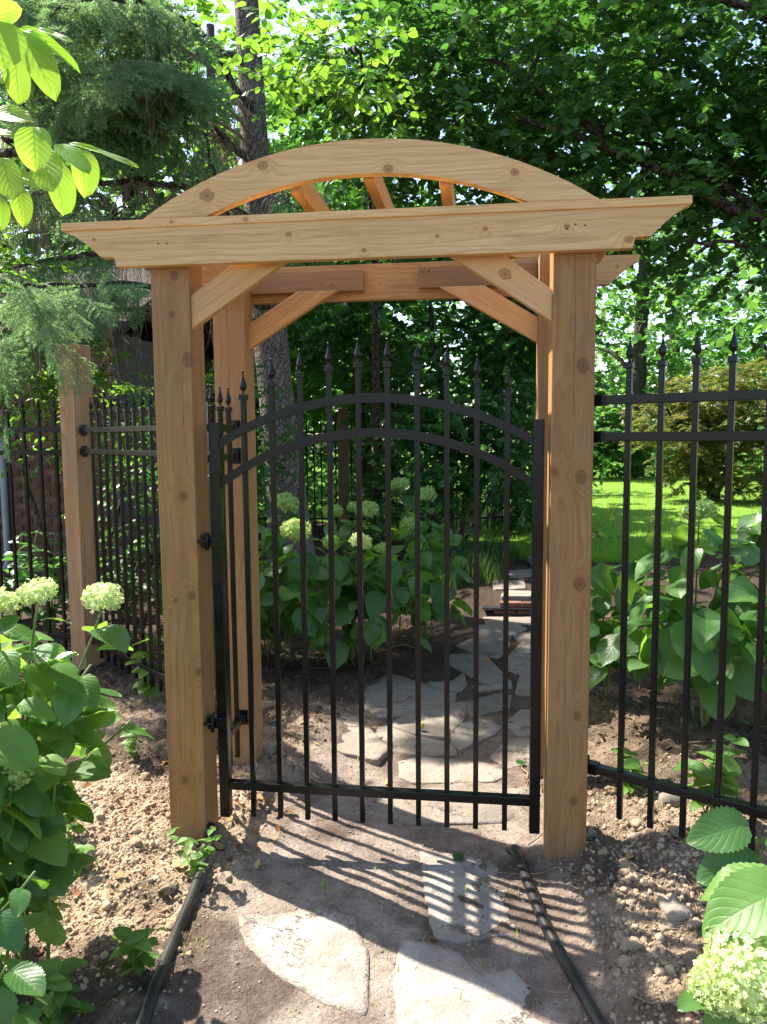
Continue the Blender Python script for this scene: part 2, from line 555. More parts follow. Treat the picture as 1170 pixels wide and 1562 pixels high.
def soil_mat():
    t = NT('soil')
    co = t.obj()
    s = t.n('ShaderNodeSeparateXYZ'); t.l(co, s.inputs[0])
    big = t.noise(co, 1.1, 4, 0.6)
    med = t.noise(co, 7.0, 5, 0.65)
    fin = t.noise(co, 70.0, 4, 0.7)
    grit = t.noise(co, 260.0, 2, 0.6)
    # dry clay where the ground was dug beside the posts, trodden earth on the path, mulch beyond
    side = t.val('ABSOLUTE', t.val('SUBTRACT', s.outputs[0], 0.12))
    side = t.val('ADD', side, t.val('MULTIPLY', t.val('SUBTRACT', big, 0.5), 0.7))
    clay = t.ramp(side, [(0.5, 0.0), (0.72, 1.0)])
    back = t.ramp(t.val('ADD', s.outputs[1], t.val('MULTIPLY', t.val('SUBTRACT', med, 0.5), 0.8)), [(0.0, 0.0), (0.9, 0.0), (1.0, 1.0)])
    mr = t.n('ShaderNodeMapRange'); t.l(t.val('ADD', s.outputs[1], t.val('MULTIPLY', t.val('SUBTRACT', big, 0.5), 2.5)), mr.inputs[0])
    mr.inputs[1].default_value = 0.6; mr.inputs[2].default_value = 2.1
    back = mr.outputs[0]
    tan = t.ramp(med, [(0.25, (0.22, 0.15, 0.092)), (0.5, (0.40, 0.295, 0.195)), (0.75, (0.53, 0.42, 0.30))])
    earth = t.ramp(med, [(0.25, (0.135, 0.100, 0.078)), (0.5, (0.30, 0.238, 0.195)), (0.8, (0.44, 0.365, 0.31))])
    mulch = t.ramp(med, [(0.25, (0.032, 0.021, 0.015)), (0.55, (0.085, 0.058, 0.042)), (0.8, (0.17, 0.12, 0.085))])
    tan = t.mix(t.ramp(s.outputs[0], [(0.0, 0.0), (0.45, 0.0), (0.75, 0.75)]), tan, t.mix(med, (0.14, 0.10, 0.07), (0.33, 0.25, 0.175)))  # right mound toned darker, its shade put into the colour
    col = t.mix(clay, earth, tan)
    col = t.mix(back, col, mulch)
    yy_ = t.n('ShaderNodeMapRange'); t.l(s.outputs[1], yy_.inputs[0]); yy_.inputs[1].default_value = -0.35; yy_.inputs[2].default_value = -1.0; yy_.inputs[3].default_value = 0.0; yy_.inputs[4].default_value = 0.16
    sx_ = t.val('MULTIPLY', yy_.outputs[0], t.ramp(t.val('ABSOLUTE', t.val('SUBTRACT', s.outputs[0], 0.12)), [(0.3, 0.0), (0.55, 1.0)]))  # adds painted shade to the damp patches beside the near path
    moist_shade = t.ramp(t.val('ADD', t.noise(t.vec('ADD', co, (3.3, 1.7, 0)), 2.3, 4, 0.6), sx_), [(0.46, 0.0), (0.62, 0.8)])
    col = t.mix(moist_shade, col, (0.075, 0.050, 0.038))
    dk = t.ramp(fin, [(0.25, 0.55), (0.5, 0.97), (0.8, 1.22)])
    col = t.mix(1.0, col, dk, 'MULTIPLY')
    col = t.mix(t.ramp(grit, [(0.62, 0.0), (0.72, 0.45)]), col, (0.42, 0.35, 0.28))
    crumb = t.n('ShaderNodeTexVoronoi', feature='F1'); crumb.inputs['Scale'].default_value = 95.0
    t.l(co, crumb.inputs['Vector'])
    cb = t.ramp(crumb.outputs['Distance'], [(0.0, 1.0), (0.55, 0.2), (0.9, 0.0)])
    h = t.val('ADD', t.val('ADD', t.val('MULTIPLY', fin, 1.2), t.val('MULTIPLY', grit, 0.35)), t.val('MULTIPLY', cb, t.val('MULTIPLY', clay, 0.55)))
    return t.finish(t.principled(col, 0.92, 0.12, t.bump(h, 1.0, 0.014)))

def stone_mat(name, c, dirt_edge, dirt_patch):
    t = NT(name)
    co = t.obj()
    rnd = t.n('ShaderNodeObjectInfo').outputs['Random']
    off = t.n('ShaderNodeCombineXYZ'); t.l(t.val('MULTIPLY', rnd, 17.0), off.inputs[2])
    co2 = t.vec('ADD', co, off.outputs[0])
    a = t.noise(co2, 3.0, 5, 0.6); b = t.noise(co2, 24.0, 5, 0.65); c_ = t.noise(co2, 130.0, 3, 0.6)
    col = t.ramp(a, [(0.3, tuple(x * .68 for x in c)), (0.5, c), (0.7, tuple(x * 1.28 for x in c))])
    col = t.mix(t.ramp(b, [(0.5, 0.0), (0.72, 0.55)]), col, (0.20, 0.15, 0.12))
    pit = t.ramp(c_, [(0.30, 1.0), (0.40, 0.0)])
    col = t.mix(t.val('MULTIPLY', pit, 0.6), col, (0.13, 0.10, 0.08))
    uvs = t.n('ShaderNodeSeparateXYZ'); t.l(t.n('ShaderNodeUVMap').outputs[0], uvs.inputs[0])
    wr = t.n('ShaderNodeTexVoronoi', feature='DISTANCE_TO_EDGE'); wr.inputs['Scale'].default_value = 5.5
    wn_ = t.n('ShaderNodeCombineXYZ'); t.l(t.val('MULTIPLY', b, 0.35), wn_.inputs[0]); t.l(t.val('MULTIPLY', a, 0.3), wn_.inputs[1])
    t.l(t.vec('ADD', co2, wn_.outputs[0]), wr.inputs['Vector'])
    crack = t.val('MULTIPLY', t.ramp(wr.outputs['Distance'], [(0.0, 1.0), (0.012, 0.5), (0.02, 0.0)]), t.ramp(a, [(0.5, 0.0), (0.56, 1.0)]))
    col = t.mix(t.val('MULTIPLY', crack, 0.75), col, (0.10, 0.075, 0.06))
    edge = t.ramp(t.val('ADD', uvs.outputs[0], t.val('ADD', t.val('MULTIPLY', t.val('SUBTRACT', a, 0.5), 1.3), t.val('MULTIPLY', t.val('SUBTRACT', b, 0.5), 0.5))), [(0.80, 0.0), (1.0, 0.92)])
    geo = t.ramp(t.noise(co2, 5.5, 6, 0.72), [(0.46, 0.0), (0.62, 0.9)])
    geo = t.val('MULTIPLY', geo, dirt_patch); edge = t.val('MULTIPLY', edge, dirt_edge)
    dirt = t.mix(c_, (0.15, 0.112, 0.088), (0.34, 0.27, 0.22))
    col = t.mix(t.val('MAXIMUM', geo, edge), col, dirt)
    tint = t.ramp(rnd, [(0.0, 0.82), (1.0, 1.1)])
    col = t.mix(1.0, col, tint, 'MULTIPLY')
    h = t.val('SUBTRACT', t.val('ADD', t.val('ADD', t.val('MULTIPLY', a, 1.5), b), t.val('MULTIPLY', c_, 0.5)), t.val('MULTIPLY', crack, 0.8))
    return t.finish(t.principled(col, 0.88, 0.15, t.bump(h, 0.8, 0.012)))

def bark_mat(name, c1, c2, plates=9.0):
    t = NT(name)
    co = t.n('ShaderNodeTexCoord').outputs['Object']
    v = t.n('ShaderNodeTexVoronoi', feature='DISTANCE_TO_EDGE'); v.inputs['Scale'].default_value = plates
    w = t.noise(co, 5.0, 4, 0.6)
    wv = t.n('ShaderNodeCombineXYZ')
    for i in range(3): t.l(w, wv.inputs[i])
    t.l(t.vec('ADD', t.vec('MULTIPLY', co, (1.6, 1.6, 0.9)), t.vec('MULTIPLY', wv.outputs[0], (0.3, 0.3, 0.3))), v.inputs['Vector'])
    e = t.ramp(v.outputs['Distance'], [(0.0, 0.0), (0.06, 0.6), (0.25, 1.0)])
    n = t.noise(co, 38.0, 5, 0.65)
    col = t.mix(n, c1, c2)
    col = t.mix(e, tuple(x * 0.4 for x in c1), col)
    h = t.val('ADD', e, t.val('MULTIPLY', n, 0.6))
    return t.finish(t.principled(col, 0.9, 0.15, t.bump(h, 0.8, 0.02)))

def bloom_mat(name, c1, c2, trans):
    t = NT(name)
    r = t.rnd()
    g = t.n('ShaderNodeNewGeometry').outputs['Random Per Island']
    col = t.ramp(g, [(0.0, c1), (1.0, c2)])
    p = t.principled(col, 0.6, 0.2)
    tl = t.n('ShaderNodeBsdfTranslucent'); tl.inputs[0].default_value = (*trans, 1)
    mx = t.n('ShaderNodeMixShader'); mx.inputs[0].default_value = 0.4
    t.l(p, mx.inputs[1]); t.l(tl.outputs[0], mx.inputs[2])
    return t.finish(mx.outputs[0])

M = {}
M['metal'] = metal_mat()
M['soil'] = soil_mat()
M['stone'] = stone_mat('flagstone_near', (0.375, 0.34, 0.30), 0.85, 0.8)
M['stone_back_shaded'] = stone_mat('flagstone_grey_shaded', (0.25, 0.218, 0.182), 0.6, 0.85)  # greyer, darker copy of the near stone, with shade in its colour
M['clod'] = plain('dry_clay', (0.24, 0.17, 0.112), (0.50, 0.39, 0.275), 9.0, 0.95, 0.1, 0.6, 0.01)
M['rock'] = plain('grey_rock', (0.16, 0.135, 0.11), (0.36, 0.31, 0.25), 14.0, 0.9, 0.15, 0.6, 0.01)
M['pipe'] = plain('black_pipe', (0.014, 0.014, 0.015), (0.05, 0.046, 0.042), 7.0, 0.36, 0.5, 0.15, 0.002)
M['twig'] = plain('dry_twig', (0.16, 0.10, 0.06), (0.36, 0.26, 0.17), 30.0, 0.85, 0.2, 0.4, 0.003)
M['deadtwig'] = plain('dead_spruce_twig', (0.17, 0.13, 0.10), (0.40, 0.33, 0.26), 20.0, 0.9, 0.1, 0.3, 0.003)
M['stem'] = plain('green_stem', (0.10, 0.17, 0.05), (0.22, 0.27, 0.10), 14.0, 0.6, 0.3, 0.2, 0.003)
M['spruce_bark'] = bark_mat('spruce_bark', (0.16, 0.13, 0.11), (0.30, 0.26, 0.225), 17.0)
M['bark'] = bark_mat('grey_brown_bark', (0.06, 0.048, 0.038), (0.15, 0.12, 0.095), 12.0)
M['bark_pale'] = bark_mat('pale_bark', (0.15, 0.115, 0.095), (0.31, 0.25, 0.21), 12.0)
M['dryleaf'] = leaf_mat('dry_leaf', (0.22, 0.09, 0.035), (0.36, 0.19, 0.08), (0.50, 0.34, 0.16), (0.4, 0.2, 0.06), 0.2, 0.7, 0.2)
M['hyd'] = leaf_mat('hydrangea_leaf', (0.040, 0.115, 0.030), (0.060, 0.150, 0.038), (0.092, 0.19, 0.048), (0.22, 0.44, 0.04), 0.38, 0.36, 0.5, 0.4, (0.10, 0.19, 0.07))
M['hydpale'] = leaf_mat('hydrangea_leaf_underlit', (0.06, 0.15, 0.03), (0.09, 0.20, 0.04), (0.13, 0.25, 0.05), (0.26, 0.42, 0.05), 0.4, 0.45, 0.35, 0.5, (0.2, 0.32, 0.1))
M['magnolia'] = leaf_mat('magnolia_leaf', (0.05, 0.13, 0.02), (0.07, 0.17, 0.025), (0.10, 0.21, 0.03), (0.44, 0.80, 0.06), 0.5, 0.38, 0.4, 0.25, (0.16, 0.26, 0.05))
M['katsura'] = leaf_mat('round_leaf', (0.026, 0.080, 0.022), (0.040, 0.112, 0.028), (0.062, 0.150, 0.034), (0.095, 0.26, 0.03), 0.36, 0.36, 0.45)
M['lime'] = leaf_mat('lime_leaf', (0.06, 0.14, 0.02), (0.09, 0.19, 0.03), (0.14, 0.25, 0.03), (0.21, 0.42, 0.035), 0.45, 0.42, 0.35)
M['understory'] = leaf_mat('dark_leaf', (0.026, 0.082, 0.026), (0.038, 0.108, 0.032), (0.056, 0.138, 0.038), (0.095, 0.26, 0.032), 0.37, 0.40, 0.4)
M['farleaf'] = leaf_mat('far_leaf', (0.032, 0.090, 0.026), (0.048, 0.120, 0.034), (0.076, 0.16, 0.044), (0.16, 0.36, 0.045), 0.42, 0.5, 0.3)
M['maple'] = leaf_mat('maple_leaf', (0.055, 0.095, 0.024), (0.095, 0.12, 0.03), (0.19, 0.105, 0.038), (0.24, 0.27, 0.04), 0.36, 0.5, 0.3)
M['needle'] = leaf_mat('blue_spruce_needle', (0.11, 0.22, 0.135), (0.15, 0.285, 0.165), (0.22, 0.36, 0.16), (0.26, 0.44, 0.13), 0.40, 0.5, 0.3)
M['grass'] = leaf_mat('grass_blade', (0.095, 0.20, 0.024), (0.14, 0.26, 0.03), (0.20, 0.32, 0.045), (0.42, 0.64, 0.06), 0.45, 0.45, 0.3)
M['sedge'] = leaf_mat('sedge_blade', (0.025, 0.065, 0.018), (0.04, 0.09, 0.024), (0.075, 0.125, 0.03), (0.10, 0.19, 0.03), 0.3, 0.45, 0.3)
M['lawn'] = plain('lawn_soil', (0.085, 0.165, 0.024), (0.165, 0.28, 0.04), 9.0, 0.9, 0.1, 0.5, 0.02)
M['bloomlime'] = bloom_mat('lime_bloom', (0.34, 0.50, 0.12), (0.60, 0.70, 0.34), (0.5, 0.65, 0.15))
M['bloompale'] = bloom_mat('pale_bloom', (0.44, 0.58, 0.18), (0.80, 0.84, 0.55), (0.6, 0.72, 0.26))
M['bloomgreen'] = bloom_mat('green_bloom', (0.24, 0.42, 0.10), (0.48, 0.64, 0.25), (0.35, 0.52, 0.12))
M['brick'] = plain('brick', (0.105, 0.052, 0.036), (0.19, 0.105, 0.07), 12.0, 0.9, 0.15, 0.4, 0.006)
M['mortar'] = plain('mortar', (0.16, 0.145, 0.125), (0.24, 0.22, 0.19), 20.0, 0.95, 0.1, 0.4, 0.004)
M['greypaint'] = plain('grey_paint', (0.20, 0.21, 0.21), (0.27, 0.28, 0.28), 6.0, 0.5, 0.4, 0.05, 0.002)
M['shingle'] = plain('roof_shingle', (0.05, 0.045, 0.04), (0.10, 0.09, 0.08), 8.0, 0.9, 0.1, 0.4, 0.006)
M['fruit'] = plain('yellow_fruit', (0.45, 0.40, 0.06), (0.55, 0.50, 0.10), 10.0, 0.4, 0.4, 0.05, 0.002)
M['chip'] = plain('bark_chip', (0.07, 0.045, 0.03), (0.20, 0.14, 0.095), 20.0, 0.9, 0.1, 0.3, 0.003)
M['rubber'] = plain('black_strip', (0.012, 0.012, 0.016), (0.03, 0.03, 0.035), 10.0, 0.4, 0.5, 0.05, 0.002)

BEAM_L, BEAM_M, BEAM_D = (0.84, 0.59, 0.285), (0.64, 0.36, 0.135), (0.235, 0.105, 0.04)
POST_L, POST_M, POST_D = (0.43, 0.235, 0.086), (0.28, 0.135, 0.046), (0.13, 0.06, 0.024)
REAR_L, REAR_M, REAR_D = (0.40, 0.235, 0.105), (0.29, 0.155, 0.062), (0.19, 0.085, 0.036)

# ------------------------------------------------------------------ ground, lawn
def grid_mesh(name, xs, ys, hf, mat, smooth=True):
    X, Y = np.meshgrid(xs, ys)
    Z = hf(X, Y)
    v = np.stack([X, Y, Z], -1).reshape(-1, 3)
    nx, ny = len(xs), len(ys)
    i = np.arange(nx - 1); j = np.arange(ny - 1)
    I, J = np.meshgrid(i, j)
    a = (J * nx + I).ravel()
    f = np.stack([a, a + 1, a + nx + 1, a + nx], -1)
    return link(name, np_mesh(name, v, f, None, smooth), mat)

def spaced(lo, a, b, hi, fine, grow=1.22):
    mid = list(np.arange(a, b, fine))
    up = []; s = fine; x = b
    while x < hi: up.append(x); s *= grow; x += s
    up.append(hi)
    dn = []; s = fine; x = a - s
    while x > lo: dn.append(x); s *= grow; x -= s
    dn.append(lo)
    return np.array(dn[::-1] + mid + up)

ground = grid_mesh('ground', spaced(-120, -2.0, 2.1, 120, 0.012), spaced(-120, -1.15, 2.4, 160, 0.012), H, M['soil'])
tag(ground, kind='structure')

def lawn_edge(x):
    return 5.75 + 1.1 * np.clip(1.1 - x, 0, 2.6) + 0.5 * np.clip(x - 2.0, 0, 3) + 0.25 * np.sin(x * 2.3)

def lawn_h(x, y):
    return base_h(x, y) + 0.03 + 0.02 * fbm(x, y, 0.4, 2, 21) - 0.10 * (1 - sstep(y - lawn_edge(x), -0.1, 0.15))

lawn = grid_mesh('lawn', np.concatenate([np.arange(-30, -3, 1.0), np.arange(-3, 8, 0.12), np.arange(8, 40, 1.0)]),
                 np.concatenate([np.arange(5.2, 12, 0.1), np.arange(12, 60, 0.8)]), lawn_h, M['lawn'])
tag(lawn, kind='structure')

def blades(name, n, sampler, hmin, hmax, w, mat, parent=None, lean=0.35):
    x, y, z = sampler(n)
    tv = np.array([[-0.5, 0, 0], [0.5, 0, 0], [0.36, 0.12, 0.55], [-0.36, 0.12, 0.55], [0, 0.42, 1.0]])
    q = np.array([[0, 1, 2, 3]]); tr = np.array([[3, 2, 4]])
    m = len(x)
    a = RNG.uniform(0, 2 * np.pi, m)
    h = RNG.uniform(hmin, hmax, m)
    R = np.zeros((m, 3, 3))
    R[:, 0, 0] = np.cos(a); R[:, 1, 0] = np.sin(a)
    R[:, 0, 1] = -np.sin(a); R[:, 1, 1] = np.cos(a); R[:, 2, 2] = 1
    sc = np.stack([np.full(m, w) * RNG.uniform(0.7, 1.3, m), h * lean * 2, h], -1)
    return scatter(name, tv, [q, tr], np.stack([x, y, z], -1), R, sc, mat, parent)

def lawn_sampler(n):
    y = 5.6 + 20 * RNG.random(n * 2) ** 2.2
    x = RNG.uniform(-0.55, 0.75, n * 2) * (y + 2.7) * 0.62 + 0.35 * (y - 5)
    k = (y > lawn_edge(x) - 0.12 * RNG.random(n * 2)) & (np.abs(x - path_x(y)) > 0.0)
    x, y = x[k][:n], y[k][:n]
    return x, y, lawn_h(x, y) - 0.005
blades('grass', 60000, lawn_sampler, 0.035, 0.075, 0.006, M['grass'])

# ------------------------------------------------------------------ flagstone path (pieces are parts of the path)
path = structure('path', (0.1, 0, 0))

def flagstone(pts, top, thick=0.05, sub=9, name='flagstone', grow=1.06, jag=0.13, mat='stone'):
    P = np.array(pts, float)
    out = []
    n = len(P)
    for i in range(n):
        a, b = P[i], P[(i + 1) % n]
        t = np.linspace(0, 1, sub, endpoint=False)[:, None]
        out.append(a + (b - a) * t)
    E = np.concatenate(out)
    c = E.mean(0)
    # round the corners a little and make the broken edge uneven
    E = 0.80 * E + 0.10 * (np.roll(E, 1, 0) + np.roll(E, -1, 0))
    E = c + (E - c) * (grow + jag * fbm(E[:, 0], E[:, 1], 9.0, 4, 31)[:, None])
    m = len(E)
    rings = [(1.0, -thick), (1.0, -0.006), (0.992, -0.001), (0.9, 0.0), (0.6, 0.001), (0.3, 0.0)]
    V = []; UVs = []
    for s, z in rings:
        UVs.append(np.column_stack([np.full(m, s), np.zeros(m)]))
        Q = c + (E - c) * s
        zz = z + (0.010 * fbm(Q[:, 0], Q[:, 1], 5.0, 3, 17) if s < 0.99 else 0.004 * fbm(Q[:, 0], Q[:, 1], 14.0, 2, 18))
        V.append(np.column_stack([Q, top + zz]))
    V.append(np.array([[c[0], c[1], top]]))
    V = np.concatenate(V)
    q = []
    for r in range(len(rings) - 1):
        for j in range(m):
            k = (j + 1) % m
            q.append((r * m + j, r * m + k, (r + 1) * m + k, (r + 1) * m + j))
    tri = [((len(rings) - 1) * m + j, (len(rings) - 1) * m + (j + 1) % m, len(V) - 1) for j in range(m)]
    loc = np.array([c[0], c[1], top])
    me = np_mesh(name, V - loc, [np.array(q), np.array(tri)], np.concatenate(UVs + [np.zeros((1, 2))]), True)
    return link(name, me, M[mat], path, Matrix.Translation(loc.tolist()))

STONES = [
    [(-0.23, -0.33), (-0.11, -0.28), (-0.01, -0.34), (0.05, -0.49), (0.08, -0.74), (-0.02, -0.72), (-0.15, -0.65), (-0.31, -0.5), (-0.37, -0.38)],
    [(0.17, -0.44), (0.33, -0.47), (0.40, -0.57), (0.48, -0.53), (0.52, -0.58), (0.60, -0.80), (0.52, -1.0), (0.22, -0.98), (0.18, -0.77), (0.16, -0.56)],
    [(0.17, 0.08), (0.41, 0.06), (0.48, -0.06), (0.53, -0.36), (0.33, -0.42), (0.26, -0.40), (0.21, -0.20)],
    [(-0.16, 2.14), (0.19, 1.86), (0.18, 1.74), (0.01, 1.56), (-0.23, 1.46), (-0.28, 1.64), (-0.26, 1.94)],
    [(-0.06, 1.36), (0.08, 1.62), (0.29, 1.70), (0.27, 1.44), (0.20, 1.24), (0.07, 1.27)],
    [(0.21, 2.11), (0.27, 2.25), (0.29, 2.05), (0.26, 1.95), (0.14, 1.98), (0.09, 2.07)],
    [(0.18, 2.66), (0.40, 2.71), (0.53, 2.21), (0.42, 2.11), (0.25, 2.39), (0.18, 2.50)],
    [(0.25, 2.96), (0.40, 3.24), (0.57, 3.22), (0.57, 2.99), (0.50, 2.72), (0.37, 2.77)],
    [(0.58, 2.65), (0.70, 3.06), (0.80, 2.92), (0.77, 2.44), (0.63, 2.37), (0.57, 2.45)],
    [(0.40, 3.57), (0.66, 3.66), (0.72, 3.49), (0.60, 3.29), (0.40, 3.36)],
    [(0.30, 1.70), (0.49, 1.89), (0.55, 1.84), (0.53, 1.67), (0.40, 1.57), (0.31, 1.59)],
    [(-0.21, 1.25), (-0.07, 1.28), (0.08, 1.17), (0.22, 1.12), (0.24, 1.0), (0.10, 0.98), (-0.10, 1.04)],
    [(0.26, 1.34), (0.38, 1.45), (0.48, 1.36), (0.45, 1.27), (0.31, 1.08), (0.27, 1.12)],
    [(0.05, 0.86), (0.13, 0.92), (0.37, 0.89), (0.47, 0.80), (0.41, 0.72), (0.12, 0.68), (0.06, 0.72)],
    [(0.45, 3.86), (0.86, 3.88), (0.84, 3.70), (0.66, 3.70), (0.47, 3.66)],
    [(0.66, 3.30), (0.78, 3.40), (0.88, 3.30), (0.86, 3.08), (0.68, 3.13)],
    [(-0.50, 1.36), (-0.28, 1.33), (-0.09, 1.0), (-0.13, 0.88), (-0.28, 0.94), (-0.45, 1.09)],
    [(0.56, 0.62), (0.30, 0.60), (0.02, 0.56), (-0.05, 0.40), (0.15, 0.32), (0.44, 0.36), (0.58, 0.5)],
    [(0.62, 1.95), (0.66, 2.30), (0.78, 2.36), (0.84, 2.1), (0.74, 1.9)],
    [(0.36, 2.04), (0.40, 1.96), (0.56, 2.02), (0.56, 2.14), (0.46, 2.06)],
    [(0.54, 1.42), (0.62, 1.62), (0.74, 1.60), (0.72, 1.36), (0.60, 1.28)],
    [(0.54, 1.18), (0.62, 1.20), (0.70, 1.02), (0.56, 0.84), (0.46, 0.98)],
    [(0.62, 3.30), (0.60, 3.12), (0.52, 3.02)],
]
for i, s in enumerate(STONES):
    c = np.mean(np.array(s), 0)
    near = i in (0, 1, 2)
    flagstone(s, float(base_h(c[0], c[1])) + (0.002 if near else 0.004), grow=1.05 if near else 1.24, jag=0.13 if near else 0.06, mat='stone' if near else 'stone_back_shaded')
for pts in ([(0.50, 4.9), (0.81, 4.98), (0.80, 4.55), (0.52, 4.5)], [(0.62, 4.46), (0.95, 4.42), (0.92, 4.22), (0.58, 4.2)], [(0.66, 5.5), (0.98, 5.62), (1.0, 5.25), (0.70, 5.1)],
            [(0.9, 6.1), (1.3, 6.2), (1.35, 5.85), (0.95, 5.8)], [(1.25, 6.75), (1.7, 6.85), (1.8, 6.5), (1.35, 6.35)],
            [(1.55, 7.3), (2.05, 7.38), (2.1, 7.02), (1.6, 6.95)], [(1.75, 7.95), (2.25, 8.0), (2.3, 7.6), (1.8, 7.5)]):
    c = np.mean(np.array(pts), 0)
    flagstone(pts, float(base_h(c[0], c[1])) + 0.006, mat='stone_back_shaded')
# the low step: two courses of reddish blocks with a dark strip between
bme = box_mesh('brick', (0.19, 0.09, 0.046), 0.004)
bme.materials.append(M['brick'])
for row in range(2):
    for k in range(3):
        link('brick', bme, None, path, Matrix.Translation((0.50 + k * 0.197 + row * 0.05, 4.02, 0.018 + row * 0.066)))
board('edging_strip', (0.40, 4.0, 0.0575), (1.12, 4.0, 0.0575), 0.10, 0.012, M['rubber'], path, bevel=0.002)

# ------------------------------------------------------------------ arbor
W = 1.523
P = 0.1397
HX = W / 2
ZB, BH = 2.132, 0.1535
ZT = ZB + BH
YR = 0.636
arbor = thing('garden_arbor', 'new cedar arbor with arched top standing over the black gate', 'arbor', (0, 0.35, 0))

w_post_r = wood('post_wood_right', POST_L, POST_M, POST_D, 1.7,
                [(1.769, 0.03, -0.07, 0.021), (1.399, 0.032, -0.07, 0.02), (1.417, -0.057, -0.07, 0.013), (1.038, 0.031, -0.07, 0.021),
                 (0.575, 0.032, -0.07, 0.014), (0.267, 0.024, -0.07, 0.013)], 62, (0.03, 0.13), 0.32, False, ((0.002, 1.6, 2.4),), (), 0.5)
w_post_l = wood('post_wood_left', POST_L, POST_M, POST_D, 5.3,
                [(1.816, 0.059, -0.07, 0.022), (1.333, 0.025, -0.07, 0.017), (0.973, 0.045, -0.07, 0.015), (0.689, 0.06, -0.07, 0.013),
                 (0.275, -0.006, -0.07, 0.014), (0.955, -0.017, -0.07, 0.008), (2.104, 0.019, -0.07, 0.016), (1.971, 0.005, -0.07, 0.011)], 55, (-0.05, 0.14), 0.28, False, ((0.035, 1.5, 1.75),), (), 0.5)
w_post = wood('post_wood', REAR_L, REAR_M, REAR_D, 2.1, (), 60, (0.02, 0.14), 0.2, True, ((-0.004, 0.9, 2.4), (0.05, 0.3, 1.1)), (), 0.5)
POSTX = Matrix(((0, 1, 0, 0), (0, 0, 1, 0), (1, 0, 0, 0), (0, 0, 0, 1)))    # local x -> up

def arbor_post(x, y, ztop, mat, parent=arbor, name='post', turn=0.0, zb=-0.12):
    me = box_mesh(name, (ztop - zb, P, P), 0.006, 2)
    for vv in me.vertices: vv.co.x += zb
    return link(name, me, mat, parent, Matrix.Translation((x, y, 0)) @ Matrix.Rotation(turn, 4, 'Z') @ POSTX)

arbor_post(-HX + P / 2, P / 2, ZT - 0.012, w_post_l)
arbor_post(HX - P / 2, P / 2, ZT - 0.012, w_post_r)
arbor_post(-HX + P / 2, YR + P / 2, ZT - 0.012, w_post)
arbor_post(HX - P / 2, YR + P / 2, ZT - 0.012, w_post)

def beam_outline(xl, xr, bl, br, zb, zt):
    h = zt - zb
    def end(tip, bot, sgn):
        pts = [(tip, zt), (tip - sgn * 0.003, zt - 0.17 * h)]
        x1 = bot + sgn * 0.055
        zc = zb + 0.23 * h
        for k in range(1, 10):
            t = k / 10
            x = (tip - sgn * 0.003) + (x1 - (tip - sgn * 0.003)) * t
            z = (zt - 0.17 * h) + (zc - (zt - 0.17 * h)) * (0.55 * t + 0.45 * t * t)
            pts.append((x, z))
        pts += [(x1, zc), (bot + sgn * 0.004, zc), (bot, zb)]
        return pts
    R = end(xr, br, 1)
    L = end(-xl, -bl, -1)
    return R + L[::-1]

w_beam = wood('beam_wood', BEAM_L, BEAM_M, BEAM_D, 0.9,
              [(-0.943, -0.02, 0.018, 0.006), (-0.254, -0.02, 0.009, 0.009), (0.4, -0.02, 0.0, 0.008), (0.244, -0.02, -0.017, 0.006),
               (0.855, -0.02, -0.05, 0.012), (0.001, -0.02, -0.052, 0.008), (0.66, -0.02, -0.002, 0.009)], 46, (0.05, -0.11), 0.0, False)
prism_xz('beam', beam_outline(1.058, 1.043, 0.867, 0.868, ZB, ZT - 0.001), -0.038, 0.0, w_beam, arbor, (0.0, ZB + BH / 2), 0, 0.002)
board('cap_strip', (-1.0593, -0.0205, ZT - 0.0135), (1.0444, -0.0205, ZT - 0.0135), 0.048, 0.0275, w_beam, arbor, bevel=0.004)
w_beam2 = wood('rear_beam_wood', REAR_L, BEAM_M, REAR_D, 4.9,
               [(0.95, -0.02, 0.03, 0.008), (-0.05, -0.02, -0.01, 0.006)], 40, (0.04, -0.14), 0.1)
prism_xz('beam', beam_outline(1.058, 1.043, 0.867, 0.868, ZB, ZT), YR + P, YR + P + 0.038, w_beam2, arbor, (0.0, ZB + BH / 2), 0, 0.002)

def arc_pts(x0, x1, z0, zc, n=28):
    xm = (x0 + x1) / 2; c = (x1 - x0) / 2; r = zc - z0
    R = (c * c + r * r) / (2 * r)
    th = math.asin(c / R)
    return [(xm + R * math.sin(-th + 2 * th * k / n), zc - R + R * math.cos(-th + 2 * th * k / n)) for k in range(n + 1)]

def arch_outline(zb, off=0.0):
    return arc_pts(-0.766, 0.763, zb, 2.511) + arc_pts(-0.542, 0.540, zb, 2.402)[::-1]
w_arch = wood('arch_wood', BEAM_L, BEAM_M, BEAM_D, 7.7,
              [(-0.534, -0.02, 2.356 - 2.38, 0.021), (-0.339, -0.02, 2.444 - 2.38, 0.015), (0.084, -0.02, 2.413 - 2.38, 0.014), (0.493, -0.02, 2.383 - 2.38, 0.012)],
              44, (0.04, -0.22), 0.0, False)
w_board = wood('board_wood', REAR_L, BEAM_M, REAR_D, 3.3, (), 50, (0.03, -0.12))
w_brace = wood('brace_wood', (0.60, 0.39, 0.20), BEAM_M, BEAM_D, 6.1, (), 52, (0.05, -0.10))
w_brace_r = wood('brace_wood_knot', (0.60, 0.40, 0.225), BEAM_M, BEAM_D, 8.4, [(0.028, -0.02, -0.002, 0.019)], 52, (0.05, -0.10), 0, False)
prism_xz('arch', arch_outline(ZT + 0.001), -0.038, 0.0, w_arch, arbor, (0.0, 2.38), 0, 0.003)
prism_xz('arch', arch_outline(ZT + 0.001), YR + P, YR + P + 0.038, w_board, arbor, (0.0, 2.38), 0, 0.003)
